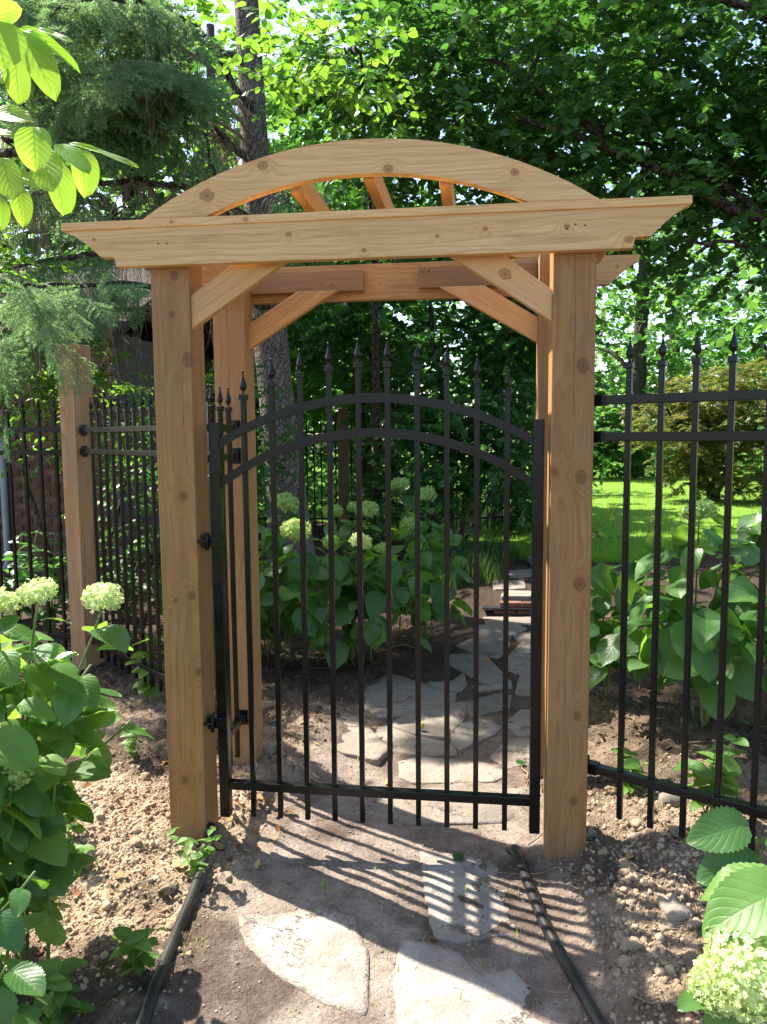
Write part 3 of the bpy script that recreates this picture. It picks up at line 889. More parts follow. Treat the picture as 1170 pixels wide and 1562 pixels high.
for px_, zb_ in ((-0.235, 2.362), (0.012, 2.392), (0.268, 2.362)):
    board('purlin', (px_, 0.001, zb_ + 0.0425), (px_, YR + P - 0.001, zb_ + 0.0425), 0.038, 0.085, w_board, arbor)

def brace(pts, y0, y1, mat, ang):
    return prism_xz('brace', pts, y0, y1, mat, arbor, None, ang, 0.003)
XI = HX - P
brace([(-XI, 2.036), (-0.357, 2.215), (-0.165, 2.215), (-XI, 1.922)], 0.014, 0.052, w_brace, math.radians(32.7))
brace([(XI, 2.018), (0.36, 2.215), (0.17, 2.215), (XI, 1.917)], 0.014, 0.052, w_brace_r, math.radians(-31.5))
brace([(-XI, 2.029), (-0.40, 2.164), (-0.222, 2.164), (-XI, 1.922)], 0.692, 0.730, w_board, math.radians(32))
brace([(XI, 2.027), (0.40, 2.164), (0.212, 2.164), (XI, 1.925)], 0.692, 0.730, w_brace, math.radians(-31))
w_block = wood('block_wood', (0.37, 0.215, 0.10), (0.28, 0.15, 0.065), (0.10, 0.05, 0.022), 9.6, (), 60, (0.03, -0.15), 0.4)
board('block', (-XI + 0.001, 0.756, 2.211), (-0.118, 0.756, 2.211), 0.038, 0.089, w_block, arbor)
board('block', (0.121, 0.756, 2.215), (XI - 0.001, 0.756, 2.215), 0.038, 0.089, w_block, arbor)
for sx in (-1, 1):
    prism_xz('corbel', [(sx * HX, 2.104 if sx > 0 else 2.139), (sx * (HX + 0.018), 2.112 if sx > 0 else 2.145), (sx * (HX + 0.086), 2.205), (sx * (HX + 0.086), 2.26), (sx * HX, 2.26)][::sx],
             0.045, 0.083, w_board, arbor, None, 0, 0.002)
    board('side_beam', (sx * 0.69, P + 0.001, 2.19), (sx * 0.69, YR - 0.001, 2.19), 0.038, 0.14, w_board, arbor)
# nail and screw heads on the front beam and the blocks
nm = bmesh.new()
bmesh.ops.create_cone(nm, cap_ends=True, segments=8, radius1=0.0032, radius2=0.0025, depth=0.002)
nail_me = bm_mesh('screw', nm); nail_me.materials.append(M['metal'])
NR = Matrix.Rotation(math.radians(90), 4, 'X')
for x, y, z in ((-0.711, -0.0388, 2.205), (-0.681, -0.0388, 2.204), (0.687, -0.0388, 2.212), (0.717, -0.0388, 2.208), (0.66, -0.0388, 2.199),
                (-0.30, 0.7364, 2.2), (-0.255, 0.7364, 2.195), (0.14, 0.7364, 2.235), (0.165, 0.7364, 2.237), (-0.315, 0.6915, 2.10)):
    link('screw', nail_me, None, arbor, Matrix.Translation((x, y, z)) @ NR)

# ------------------------------------------------------------------ black metal gate and fence panels
def finial_meshes():
    # spear point: eight ribs alternating in and out, with a little ball on top
    prof = [(0.0, 0.0055), (0.006, 0.006), (0.010, 0.0045), (0.018, 0.0105), (0.027, 0.0135), (0.034, 0.0125), (0.050, 0.0072), (0.066, 0.0034), (0.072, 0.0026), (0.075, 0.0048), (0.079, 0.0052), (0.082, 0.0035), (0.0835, 0.0006)]
    V = []
    for i, (z, r) in enumerate(prof):
        for k in range(8):
            rr = r * ((1.0 if k % 2 == 0 else 0.66) if 2 < i < 8 else 0.9)
            V.append((rr * math.cos(k * math.pi / 4), rr * math.sin(k * math.pi / 4), z))
    q = [(i * 8 + j, i * 8 + (j + 1) % 8, (i + 1) * 8 + (j + 1) % 8, (i + 1) * 8 + j) for i in range(len(prof) - 1) for j in range(8)]
    me = np_mesh('finial', np.array(V), [np.array(q), np.array([list(range(8))[::-1]])])
    me.materials.append(M['metal'])
    c = bmesh.new()
    bm_box(c, -0.0135, 0.0135, -0.0135, 0.0135, 0, 0.021)
    bevel_all(c, 0.002, 1)
    cm = bm_mesh('collar', c); cm.materials.append(M['metal'])
    return me, cm
FIN, COLLAR = finial_meshes()
_pick = {}
def picket_mesh(h, w):
    k = (round(h, 4), w)
    if k not in _pick:
        b = bmesh.new()
        bm_box(b, -w / 2, w / 2, -w / 2, w / 2, 0, h)
        es = [e for e in b.edges if abs(e.verts[0].co.z - e.verts[1].co.z) > h / 2]
        bmesh.ops.bevel(b, geom=es, offset=0.002, segments=2, affect='EDGES')
        me = bm_mesh('picket', b); me.materials.append(M['metal'])
        _pick[k] = me
    return _pick[k]

def picket(parent, x, y, zbot, ztip, ang=0.0, w=0.0185):
    zc = ztip - 0.0835 - 0.021
    R = Matrix.Rotation(ang, 4, 'Z')
    p = link('picket', picket_mesh(zc - zbot, w), None, parent, Matrix.Translation((x, y, zbot)) @ R)
    link('collar', COLLAR, None, p, Matrix.Translation((0, 0, 0)))
    c = p.children[0]
    c.matrix_parent_inverse = Matrix.Identity(4); c.matrix_basis = Matrix.Translation((0, 0, zc - zbot + 0.0005))
    f = link('finial', FIN, None, p)
    f.matrix_parent_inverse = Matrix.Identity(4); f.matrix_basis = Matrix.Translation((0, 0, zc - zbot + 0.0205))
    return p

GY = 0.06
gate = thing('garden_gate', 'black metal gate with two arched rails and spear-tipped pickets', 'gate', (0, GY, 0))
gm = M['metal']
for x0 in (-0.562, 0.585):
    board('stile', (x0, GY, 0.117), (x0, GY, 1.5945), 0.038, 0.038, gm, gate, (0, 1, 0), 0.003)
def arched_rail(z0, zc):
    a = arc_pts(-0.543, 0.566, z0, zc, 32); b = arc_pts(-0.543, 0.566, z0 - 0.032, zc - 0.032, 32)
    return prism_xz('arched_rail', a + b[::-1], GY - 0.0165, GY + 0.0165, gm, gate, (0.0, 1.5), 0, 0.0025)
arched_rail(1.5375, 1.691)
arched_rail(1.3935, 1.5695)
board('bottom_rail', (-0.543, GY, 0.240), (0.566, GY, 0.233), 0.033, 0.031, gm, gate, (0, 0, 1), 0.0025)
def arc_z(x, z0, zc):
    xm, c = 0.0115, 0.5545
    r = zc - z0; R = (c * c + r * r) / (2 * r)
    return zc - R + math.sqrt(R * R - (x - xm) ** 2)
for k in range(10):
    x = -0.4545 + 0.1037 * k
    picket(gate, x, GY, 0.119, arc_z(x, 1.5375, 1.691) + 0.192)

def hinge(z):
    b = bmesh.new()
    bm_box(b, -0.5415, -0.600, GY - 0.028, GY - 0.020, z - 0.020, z + 0.020)
    bm_box(b, -0.612, -0.6015, GY - 0.034, GY + 0.030, z - 0.024, z + 0.024)
    bevel_all(b, 0.002, 1)
    h = link('hinge', bm_mesh('hinge', b), gm, gate)
    tube('hinge_pin', [(-0.594, GY - 0.034, z - 0.030), (-0.594, GY - 0.034, z + 0.034)], 0.0075, gm, h, 8)
    tube('hinge_bolt', [(-0.585, GY - 0.044, z + 0.004), (-0.636, 0.008, z + 0.004)], 0.006, gm, h, 8)
    for dx in (-0.558, -0.578):
        tube('hinge_screw', [(dx, GY - 0.0275, z), (dx, GY - 0.033, z)], 0.0055, gm, h, 6)
hinge(1.165)
hinge(0.485)
def bracket(parent, x, y, z, ang, side=1):
    """collar bracket where a rail meets a post: back plate, cup and a screw"""
    b = bmesh.new()
    bm_box(b, 0.0, 0.006, -0.026, 0.026, -0.034, 0.034)
    bm_box(b, 0.0065, 0.048, -0.0205, 0.0205, -0.0195, 0.0195)
    bevel_all(b, 0.002, 1)
    o = link('bracket', bm_mesh('bracket', b), gm, parent, Matrix.Translation((x, y, z)) @ Matrix.Rotation(ang, 4, 'Z'))
    s = bmesh.new()
    bmesh.ops.create_cone(s, cap_ends=True, segments=10, radius1=0.0075, radius2=0.006, depth=0.005)
    so = link('bracket_screw', bm_mesh('bracket_screw', s), gm, o)
    so.matrix_parent_inverse = Matrix.Identity(4)
    so.matrix_basis = Matrix.Translation((0.03, -0.0225, 0)) @ NR
    return o

def fence_panel(label, A, B, rails, zbot, ztip, first, pitch, n, group='black spear-top fence panels', cups=(True, True)):
    """rails: list of top heights"""
    A = np.array(A); B = np.array(B)
    d = (B - A) / np.linalg.norm(B - A); ang = math.atan2(d[1], d[0])
    t = thing('metal_fence', label, 'fence', (A[0], A[1], zbot), group)
    for z in rails:
        a = A + d * 0.012; b = B - d * 0.012
        board('rail', (a[0], a[1], z - 0.0155), (b[0], b[1], z - 0.0155), 0.033, 0.030, gm, t, bevel=0.0025)
        if cups[0]: bracket(t, A[0], A[1], z - 0.0155, ang)
        if cups[1]: bracket(t, B[0], B[1], z - 0.0155, ang + math.pi)
    for k in range(n):
        q = A + d * (first + pitch * k)
        picket(t, q[0], q[1], zbot, ztip, ang)
    return t

RA = 0.5265
rdir = np.array([math.cos(RA), -math.sin(RA)])
fence_panel('black metal fence panel with spear tips, right of the gate', (HX + 0.001, 0.068), np.array([HX + 0.001, 0.068]) + rdir * 1.80,
            (1.671, 1.549, 0.384), 0.212, 1.86, 0.1274, 0.1064, 16, cups=(True, False))
fence_panel('short black fence panel filling the left side of the arbor', (-0.675, P + 0.001), (-0.675, YR - 0.001),
            (1.595, 1.475, 0.300), 0.131, 1.752, 0.10, 0.105, 4)
FPX_, FPY_ = -2.085, 1.90
fdir = np.array([FPX_ + 0.69, FPY_ - 0.74]); fdir = fdir / np.linalg.norm(fdir)
fence_panel('black fence panel running back from the arbor to the lone cedar post', np.array([-HX - 0.001, 0.70]) + 0 * fdir, np.array([FPX_, FPY_]) - fdir * (P / 2 + 0.001),
            (1.603, 1.475, 0.305), 0.198, 1.782, 0.10, 0.104, 15)
TURN = math.radians(-24)
lone = thing('fence_post', 'cedar fence post among drooping spruce sprays left of the arbor', 'post', (FPX_, FPY_, 0))
arbor_post(FPX_, FPY_, 2.105, wood('lone_post_wood', (0.43, 0.29, 0.17), POST_M, POST_D, 8.8, (), 55, (0.04, 0.13), 0.5, True, ((-0.012, 0.6, 2.0), (0.02, 0.2, 0.9)), (), 0.3), lone, 'shaft', TURN)
fence_panel('black fence panel in front of the brick house', np.array([FPX_ - 0.095, FPY_ + 0.01]), np.array([FPX_ - 1.85, FPY_ + 0.06]),
            (1.610, 1.467, 0.305), 0.198, 1.80, 0.06, 0.106, 16, cups=(True, False))

# far fence at the back of the garden: pickets only a few pixels wide
def far_fence(label, A, B, ztop, n):
    A = np.array(A); B = np.array(B)
    t = thing('metal_fence', label, 'fence', (A[0], A[1], 0.1), 'far black fence panels')
    d = B - A; L = np.linalg.norm(d); ang = math.atan2(d[1], d[0])
    for z in (ztop - 0.16, ztop - 0.30, 0.35):
        board('rail', (A[0], A[1], z), (B[0], B[1], z), 0.03, 0.03, gm, t, bevel=0)
    b = bmesh.new(); bm_box(b, -0.009, 0.009, -0.009, 0.009, 0, ztop - 0.22); 
    tv = np.array([v.co[:] for v in b.verts]); tf = np.array([[v.index for v in f.verts] for f in b.faces]); b.free()
    tv = np.array([[x, y, z] for x in (-.009, .009) for y in (-.009, .009) for z in (0, ztop - 0.2)])
    tf = np.array([[0, 1, 3, 2], [4, 6, 7, 5], [0, 4, 5, 1], [2, 3, 7, 6], [1, 5, 7, 3]])
    s = (np.arange(n) + 0.5) / n
    pos = np.column_stack([A[0] + d[0] * s, A[1] + d[1] * s, np.full(n, 0.2)])
    scatter('pickets', tv, tf, pos, np.tile(np.eye(3), (n, 1, 1)), np.ones(n), gm, t)
    tip = np.array([[-.011, 0, 0], [0, -.011, 0], [.011, 0, 0], [0, .011, 0], [0, 0, .09]])
    scatter('spear_tips', tip, np.array([[0, 1, 4], [1, 2, 4], [2, 3, 4], [3, 0, 4]]), pos + np.array([0, 0, ztop - 0.2]), np.tile(np.eye(3), (n, 1, 1)), np.ones(n), gm, t)
far_fence('far black fence panel just behind the spruce trunk', (-3.4, 8.3), (-1.62, 8.3), 1.75, 17)
far_fence('far black fence panel between two capped posts behind the hydrangeas', (-1.5, 8.3), (0.20, 8.5), 1.75, 16)
far_fence('far black fence panel behind the gate, towards the lawn', (0.32, 8.52), (2.0, 9.2), 1.75, 16)
far_fence('black fence panel at the far end of the lawn', (3.0, 27.5), (18.0, 27.5), 1.7, 140)
w_far = wood('far_post_wood', (0.26, 0.17, 0.10), (0.20, 0.12, 0.06), POST_D, 2.8, (), 50, (0.04, 0.13), 0.2)
for x, y, lab in ((-1.56, 8.3, 'brown capped fence post behind the white blooms by the spruce'), (0.26, 8.51, 'brown capped fence post seen through the middle of the gate')):
    t = thing('fence_post', lab, 'post', (x, y, 0.1))
    arbor_post(x, y, 1.85, w_far, t, 'shaft')
    b = bmesh.new(); bm_box(b, -0.09, 0.09, -0.09, 0.09, 1.851, 1.88); bm_box(b, -0.06, 0.06, -0.06, 0.06, 1.881, 1.92)
    bevel_all(b, 0.008, 1)
    link('post_cap', bm_mesh('post_cap', b), w_far, t, Matrix.Translation((x, y, 0)))
# ------------------------------------------------------------------ vegetation helpers
def in_view(Pts, margin=0.03):
    d = np.asarray(Pts) - CAM
    z = d @ np.array(_f); x = (d @ np.array(_r2)) / np.maximum(z, 1e-6); y = (d @ np.array(_u2)) / np.maximum(z, 1e-6)
    return (z > 0.2) & (np.abs(x) < 585 / FPX + margin) & (np.abs(y) < 781 / FPX + margin), z

def round_leaf():
    v = np.array([[0, 0, 0], [.33, .12, .05], [.47, .42, .08], [.33, .76, .05], [0, 1.0, -.05], [-.33, .76, .05], [-.47, .42, .08], [-.33, .12, .05], [0, .45, 0]])
    return v, [np.array([[0, 1, 2, 8], [8, 2, 3, 4], [0, 8, 6, 7], [8, 4, 5, 6]])]

def point_leaf():
    v = np.array([[0, 0, 0], [.24, .28, .05], [.20, .62, .03], [0, 1.0, -.10], [-.20, .62, .03], [-.24, .28, .05], [0, .45, -.02]])
    return v, [np.array([[0, 1, 2, 6], [6, 2, 3, 4], [0, 6, 4, 5]])]

def star_leaf():
    v = [[0, 0, 0]]; q = []
    for k, (a, l) in enumerate(((-1.25, .6), (-.62, .9), (0, 1.0), (.62, .9), (1.25, .6))):
        i = len(v)
        d = np.array([math.sin(a), math.cos(a)]); n = np.array([d[1], -d[0]])
        v += [[*(d * l * .45 + n * .10), .03], [*(d * l), -.08], [*(d * l * .45 - n * .10), .03]]
        q.append([0, i, i + 1, i + 2])
    return np.array(v), [np.array(q)]

def twig_layout(O, D, length, K, size, up=1.0, jit=0.5, droop=0.18, hang=0.35):
    T = len(O)
    s = (np.arange(K) + 0.6) / K
    ln = length * RNG.uniform(0.7, 1.25, T)
    Pp = O[:, None] + D[:, None] * (ln[:, None] * s[None])[..., None]
    Pp[..., 2] -= droop * ln[:, None] * s[None] ** 2
    side = norm(np.cross(D, np.array([0, 0, 1.0])) + 1e-6)
    sg = np.where(np.arange(K) % 2 == 0, 1.0, -1.0)
    ld = D[:, None] * 0.55 + side[:, None] * (sg * 0.85)[None, :, None] + RNG.normal(0, 0.30, (T, K, 3))
    ld[..., 2] -= hang
    nn = np.array([0, 0, up]) + RNG.normal(0, jit, (T, K, 3))
    sz = size * RNG.uniform(0.6, 1.2, (T, K))
    R = frames(ld.reshape(-1, 3), nn.reshape(-1, 3))
    return Pp.reshape(-1, 3), R, sz.reshape(-1), Pp

def blob_twigs(blobs, flat=0.5):
    O = []; D = []
    for c, r, n in blobs:
        u = norm(RNG.normal(0, 1, (n, 3)))
        rad = RNG.random(n) ** 0.45
        # clumping: keep points where a coarse noise is high
        p = np.array(c) + u * rad[:, None] * np.array(r)
        keep = fbm(p[:, 0] * 1.0 + p[:, 2] * 0.7, p[:, 1] + p[:, 2] * 0.9, 1.5 / max(0.5, min(r)), 2, 41) + 0.25 * RNG.random(n) > -0.06
        p = p[keep]; u = u[keep]
        d = u * 0.7 + RNG.normal(0, 0.55, p.shape)
        d[:, 2] = d[:, 2] * (1 - flat) - 0.05
        O.append(p); D.append(norm(d))
    return np.concatenate(O), np.concatenate(D)

def shared_leaf_mesh(name, tpl, mat, bend=0.0):
    v, f = tpl
    v = v.copy(); v[:, 2] -= bend * v[:, 1] ** 2
    me = np_mesh(name, v, f); me.materials.append(mat)
    return me

def foliage(parent, blobs, tpl, mat, length, K, size, n_parts=0, flat=0.5, up=1.0, jit=0.5, hang=0.35, droop=0.18, twigs=True, twig_mat=None, twig_r=0.0022):
    O, D = blob_twigs(blobs, flat)
    pos, R, sz, Pp = twig_layout(O, D, length, K, size, up, jit, droop, hang)
    rest = np.ones(len(pos), bool)
    if n_parts:
        vis, z = in_view(pos)
        score = np.where(vis, sz / np.maximum(z, .3), 0)
        pick = np.argsort(-score)[:n_parts]
        pick = pick[score[pick] > 0]
        rest[pick] = False
        mes = [shared_leaf_mesh('leaf', tpl, mat, b) for b in (0.0, 0.12, 0.25)]
        for n_, i in enumerate(pick):
            link('leaf', mes[n_ % 3], None, parent, mat4(R[i], pos[i], sz[i]))
    scatter('foliage', tpl[0], tpl[1], pos[rest], R[rest], sz[rest], mat, parent)
    if twigs:
        A = O - D * length * 0.25; B = Pp[:, -1]
        Mm = (A + B) / 2 + np.array([0, 0, 0.04 * length])
        t3 = np.array([[1, 0, 0], [-.5, .87, 0], [-.5, -.87, 0]])
        T = len(O)
        x = norm(np.cross(D, np.array([0.1, 0, 1.0]))); y = np.cross(D, x)
        V = []
        for q, r in ((A, 1.4), (Mm, 1.0), (B, .5)):
            V.append(q[:, None] + twig_r * r * (t3[None, :, :1] * x[:, None] + t3[None, :, 1:2] * y[:, None]))
        V = np.stack(V, 1).reshape(-1, 3)
        b = (np.arange(T) * 9)[:, None, None]
        fq = np.array([[i * 3 + j, i * 3 + (j + 1) % 3, (i + 1) * 3 + (j + 1) % 3, (i + 1) * 3 + j] for i in range(2) for j in range(3)])
        o = link('twigs', np_mesh('twigs', V, (fq[None] + b).reshape(-1, 4)), twig_mat or M['bark'], parent)
        o['kind'] = 'stuff'

def trunk(parent, pts, r0, r1, mat, name='trunk', n=12, flare=1.35):
    C = curve(pts, 22)
    s = np.linspace(0, 1, len(C))
    r = r0 + (r1 - r0) * s
    r = r * (1 + (flare - 1) * np.exp(-s * 14))
    v, f = tube_arrays(C, r, n)
    c = np.repeat(C, n, 0)
    k = fbm(v[:, 0] * 6 + v[:, 2] * 1.3, v[:, 1] * 6 - v[:, 2] * 0.9, 1.0, 3, 51)
    v = c + (v - c) * (1 + 0.16 * k[:, None])
    return link(name, np_mesh(name, v, f, None, True), mat, parent)

def limb(parent, pts, r0, r1, mat, name='limb', n=7):
    C = curve(pts, 18)
    C[1:-1] += RNG.normal(0, 0.012, C[1:-1].shape)
    return tube(name, C, np.linspace(r0, r1, len(C)), mat, parent, n)

# ------------------------------------------------------------------ blue spruce
def spray_arrays(L=0.42, seed=0, dense=1.0, needle=0.027):
    g = np.random.default_rng(seed)
    axes = []
    def ax(y): return np.array([0.0, y, -0.22 * (y / L) ** 2 * L])
    axes.append((ax(0), ax(L)))
    y = 0.07
    k = 0
    while y < L * 0.93:
        for sg in (-1, 1):
            l = (0.17 * (1 - y / L) + 0.045) * g.uniform(0.75, 1.2)
            d = norm(np.array([sg * 0.8, 0.62, -0.18 + g.normal(0, .12)]))
            a = ax(y); axes.append((a, a + d * l))
        y += 0.034 * g.uniform(0.8, 1.2)
    N = []; Dn = []
    for a, b in axes:
        l = np.linalg.norm(b - a); n = max(6, int(l / 0.0026 * dense)); t = g.random(n)
        d = (b - a) / l
        u = norm(np.cross(d, g.normal(0, 1, (n, 3))))
        nd = norm(u * 0.9 + d * 0.75 + np.array([0, 0, .25]))
        N.append(a + (b - a) * t[:, None]); Dn.append(nd)
    N = np.concatenate(N); Dn = np.concatenate(Dn)
    side = norm(np.cross(Dn, g.normal(0, 1, Dn.shape)))
    ln = needle * g.uniform(0.75, 1.2, len(N))[:, None]
    w = 0.0023 / dense ** .8
    V = np.stack([N - side * w, N + side * w, N + Dn * ln], 1).reshape(-1, 3)
    F = np.arange(len(V)).reshape(-1, 3)
    # woody axis
    for a, b in axes[:1] + axes[1::1]:
        pass
    tw = []
    for a, b in axes:
        d = norm(b - a); x = norm(np.cross(d, np.array([.1, .2, 1.0]))); yv = np.cross(d, x)
        for p, r in ((a, .0022), (b, .001)):
            tw.append(p + r * x); tw.append(p - .5 * r * x + .87 * r * yv); tw.append(p - .5 * r * x - .87 * r * yv)
    tw = np.array(tw)
    q = []
    for i in range(len(axes)):
        for j in range(3):
            q.append([i * 6 + j, i * 6 + (j + 1) % 3, i * 6 + 3 + (j + 1) % 3, i * 6 + 3 + j])
    return V, F, tw, np.array(q)

def spray_mesh(seed, L=0.42, dense=1.0):
    V, F, tw, q = spray_arrays(L, seed, dense)
    me = np_mesh('branch_spray', np.concatenate([V, tw]), [F, q + len(V)])
    me.materials.append(M['needle']); me.materials.append(M['deadtwig'])
    mi = np.zeros(len(F) + len(q), np.int32); mi[len(F):] = 1
    me.polygons.foreach_set('material_index', mi)
    return me
SPRAYS = [spray_mesh(s) for s in (3, 5, 9)]

spruce = thing('spruce_tree', 'tall blue spruce with grey scaly trunk and drooping needle sprays behind the arbor', 'tree', (-1.5, 4.65, 0.1))
trunk(spruce, [(-1.42, 4.62, 0.0), (-1.48, 4.65, 1.0), (-1.57, 4.71, 2.0), (-1.72, 4.85, 3.6), (-1.83, 4.97, 5.2), (-2.0, 5.1, 9.0)], 0.215, 0.10, M['spruce_bark'], n=18, flare=1.5)
live = []      # (point, outward direction) for sprays
dead = []
def spruce_limb(pts, r, live_from=0.35, step=0.10, hang=0.6, spread=1.0, deadn=10):
    C = curve(pts, 26)
    limb(spruce, pts, r, r * 0.3, M['deadtwig'] if r < 0.02 else M['bark'])
    seg = np.linalg.norm(np.diff(C, axis=0), axis=1); s = np.concatenate([[0], np.cumsum(seg)]); Lt = s[-1]
    for u in np.arange(live_from * Lt, Lt * 1.001, step):
        p = np.array([np.interp(u, s, C[:, k]) for k in range(3)])
        q = np.array([np.interp(min(u + .05, Lt), s, C[:, k]) for k in range(3)]); p0 = np.array([np.interp(max(u - .05, 0), s, C[:, k]) for k in range(3)])
        d = norm(q - p0); side = norm(np.cross(d, [0, 0, 1.0]))
        for sg in (-1, 1):
            dd = d * 0.55 + side * sg * RNG.uniform(0.2, 0.9) * spread + np.array([0, 0, -hang * RNG.uniform(0.3, 1.2)]) + RNG.normal(0, .15, 3)
            live.append((p, norm(dd)))
        if u > Lt * 0.97: live.append((p, norm(d + np.array([0, 0, -.2]))))
    for k in range(deadn):
        u = RNG.uniform(0.05, 0.95) * Lt
        p = np.array([np.interp(u, s, C[:, j]) for j in range(3)])
        dead.append(p)
spruce_limb([(-1.72, 4.85, 4.05), (-2.3, 4.2, 4.45), (-3.0, 3.7, 4.35), (-3.5, 3.3, 4.0)], 0.035, 0.35, 0.12, 0.7, 1.0, 40)
spruce_limb([(-1.76, 4.9, 4.6), (-2.0, 3.9, 4.9), (-2.35, 3.1, 4.75), (-2.6, 2.6, 4.35)], 0.032, 0.40, 0.11, 0.7, 1.0, 18)
spruce_limb([(-1.80, 4.95, 5.0), (-2.5, 4.2, 5.3), (-3.3, 3.6, 5.1)], 0.03, 0.35, 0.13, 0.8, 1.0, 10)
spruce_limb([(-1.65, 4.78, 3.55), (-2.3, 4.1, 3.72), (-3.0, 3.6, 3.62), (-3.5, 3.2, 3.3)], 0.034, 0.62, 0.16, 0.8, 0.8, 70)
spruce_limb([(-1.62, 4.76, 3.3), (-2.0, 4.1, 3.42), (-2.6, 3.5, 3.30)], 0.026, 0.85, 0.2, 0.8, 0.6, 60)
spruce_limb([(-1.64, 4.78, 3.45), (-1.4, 4.3, 3.62), (-1.1, 3.9, 3.7)], 0.026, 0.9, 0.2, 0.8, 0.6, 16)
spruce_limb([(-1.60, 4.74, 3.0), (-1.85, 4.2, 3.5), (-1.95, 4.0, 4.1)], 0.03, 0.95, 0.3, 0.8, 0.6, 12)
spruce_limb([(-1.56, 4.70, 2.75), (-2.2, 3.5, 2.75), (-2.35, 2.3, 2.55), (-2.05, 1.35, 2.36)], 0.03, 0.45, 0.12, 0.9, 0.8, 9)
spruce_limb([(-1.58, 4.72, 2.6), (-2.5, 3.4, 2.55), (-2.75, 2.3, 2.30), (-2.45, 1.55, 2.05)], 0.028, 0.5, 0.12, 0.9, 0.8, 9)
spruce_limb([(-1.60, 4.74, 3.1), (-2.6, 3.6, 3.05), (-3.2, 2.8, 2.75)], 0.028, 0.6, 0.14, 0.9, 0.8, 16)
for a_, b_c in enumerate(((-2.9, 3.5, 4.05), (-2.55, 3.3, 4.25), (-2.2, 3.2, 4.35), (-3.1, 3.2, 4.5), (-2.4, 3.9, 4.6), (-3.2, 3.9, 4.75), (-2.7, 2.9, 4.7))):
    e_ = np.array(b_c); s_ = np.array([-1.74, 4.86, 4.2 + .08 * a_])
    spruce_limb([s_, s_ * .5 + e_ * .5 + np.array([0, 0, .15]), e_, e_ + (e_ - s_) * .12 + np.array([0, 0, -.12])], 0.017, 0.45, 0.075, 0.75, 1.0, 4)
# small hanging tips in front of the lone post
for p, d in (((-1.98, 1.45, 2.28), (0.35, -0.2, -1)), ((-1.90, 1.42, 2.22), (0.1, -0.25, -1)), ((-2.02, 1.5, 2.12), (0.3, -0.1, -1)), ((-2.36, 1.5, 1.95), (-0.1, -0.2, -1)),
             ((-2.42, 1.46, 1.72), (0.1, -0.2, -1)), ((-2.30, 1.5, 1.66), (0.0, -0.3, -1)), ((-2.46, 1.5, 1.5), (-.2, -.1, -1)), ((-1.86, 1.5, 2.05), (0.15, -0.1, -1)), ((-2.2, 1.45, 2.3), (-.4, -.5, -.5)), ((-2.0, 1.4, 2.34), (.6, -.4, -.4)),
             ((-2.5, 1.5, 2.2), (-.4, -.5, -.6)), ((-2.3, 1.4, 2.2), (0, -.6, -.5)), ((-2.6, 1.6, 2.0), (-.3, -.3, -.8)), ((-1.95, 1.38, 2.2), (.3, -.3, -.8)), ((-1.82, 1.4, 2.25), (.5, -.2, -.6)), ((-2.1, 1.42, 2.3), (0, -.3, -.9)), ((-1.92, 1.4, 1.98), (0.1, -.2, -1)), ((-2.5, 1.5, 1.85), (.2, -.3, -.9)), ((-2.55, 1.45, 1.6), (.1, -.2, -1)), ((-1.75, 1.45, 2.3), (.7, -.2, -.5)), ((-2.3, 1.35, 2.3), (-.2, -.5, -.6)), ((-2.2, 1.4, 2.12), (-.3, -.2, -.9))):
    live.append((np.array(p), norm(np.array(d, float))))
lp = np.array([a for a, _ in live]); ld = np.array([b for _, b in live])
vis, zz = in_view(lp, 0.1)
order = np.argsort(np.where(vis, zz, 1e6))
SPL = RNG.uniform(0.75, 1.15, len(lp))
R_ = frames(ld, np.array([0, 0, 1.0]) + RNG.normal(0, .35, ld.shape))
keep = set(order[:300].tolist())
for i in order[:300]:
    s = SPL[i] * (0.62 if lp[i, 1] < 1.8 else 1.05)
    link('branch_spray', SPRAYS[int(i) % 3], None, spruce, mat4(R_[i], lp[i], s))
rest = np.array([i for i in range(len(lp)) if i not in keep], int)
# the higher boughs out of sight: one mass of coarser sprays that still throws shade
hb_p = []; hb_d = []
for z in np.arange(6.2, 9.0, 0.8):
    rad = 0.9 + (9.2 - z) * 0.50
    for a in RNG.uniform(0, 2 * np.pi, 5):
        for t in np.arange(0.35, 1.0, 0.16):
            c = np.array([-1.85 + math.cos(a) * rad * t, 5.0 + math.sin(a) * rad * t, z - 0.25 * t * rad])
            for _ in range(2):
                hb_p.append(c + RNG.normal(0, .1, 3)); hb_d.append(norm(np.array([math.cos(a), math.sin(a), -0.6]) + RNG.normal(0, .5, 3)))
for _ in range(40):  # extra clump of sprays added to shade the path behind the gate
    c = np.array([-3.7, 4.7, 5.7]) + norm(RNG.normal(0, 1, 3)) * np.array([1.0, 1.3, .7]) * RNG.random() ** .4
    hb_p.append(c); hb_d.append(norm(np.array([c[0] + 1.8, c[1] - 5.0, -.8]) + RNG.normal(0, .5, 3)))
hb_p = np.array(hb_p); hb_d = np.array(hb_d)
V_, F_, tw_, q_ = spray_arrays(0.5, 21, 0.16, 0.04)
ap = np.concatenate([hb_p, lp[rest]]) if len(rest) else hb_p
ad = np.concatenate([hb_d, ld[rest]]) if len(rest) else hb_d
scatter('boughs', V_, F_, ap, frames(ad, np.array([0, 0, 1.0]) + RNG.normal(0, .3, ad.shape)), np.full(len(ap), 1.15), M['needle'], spruce)
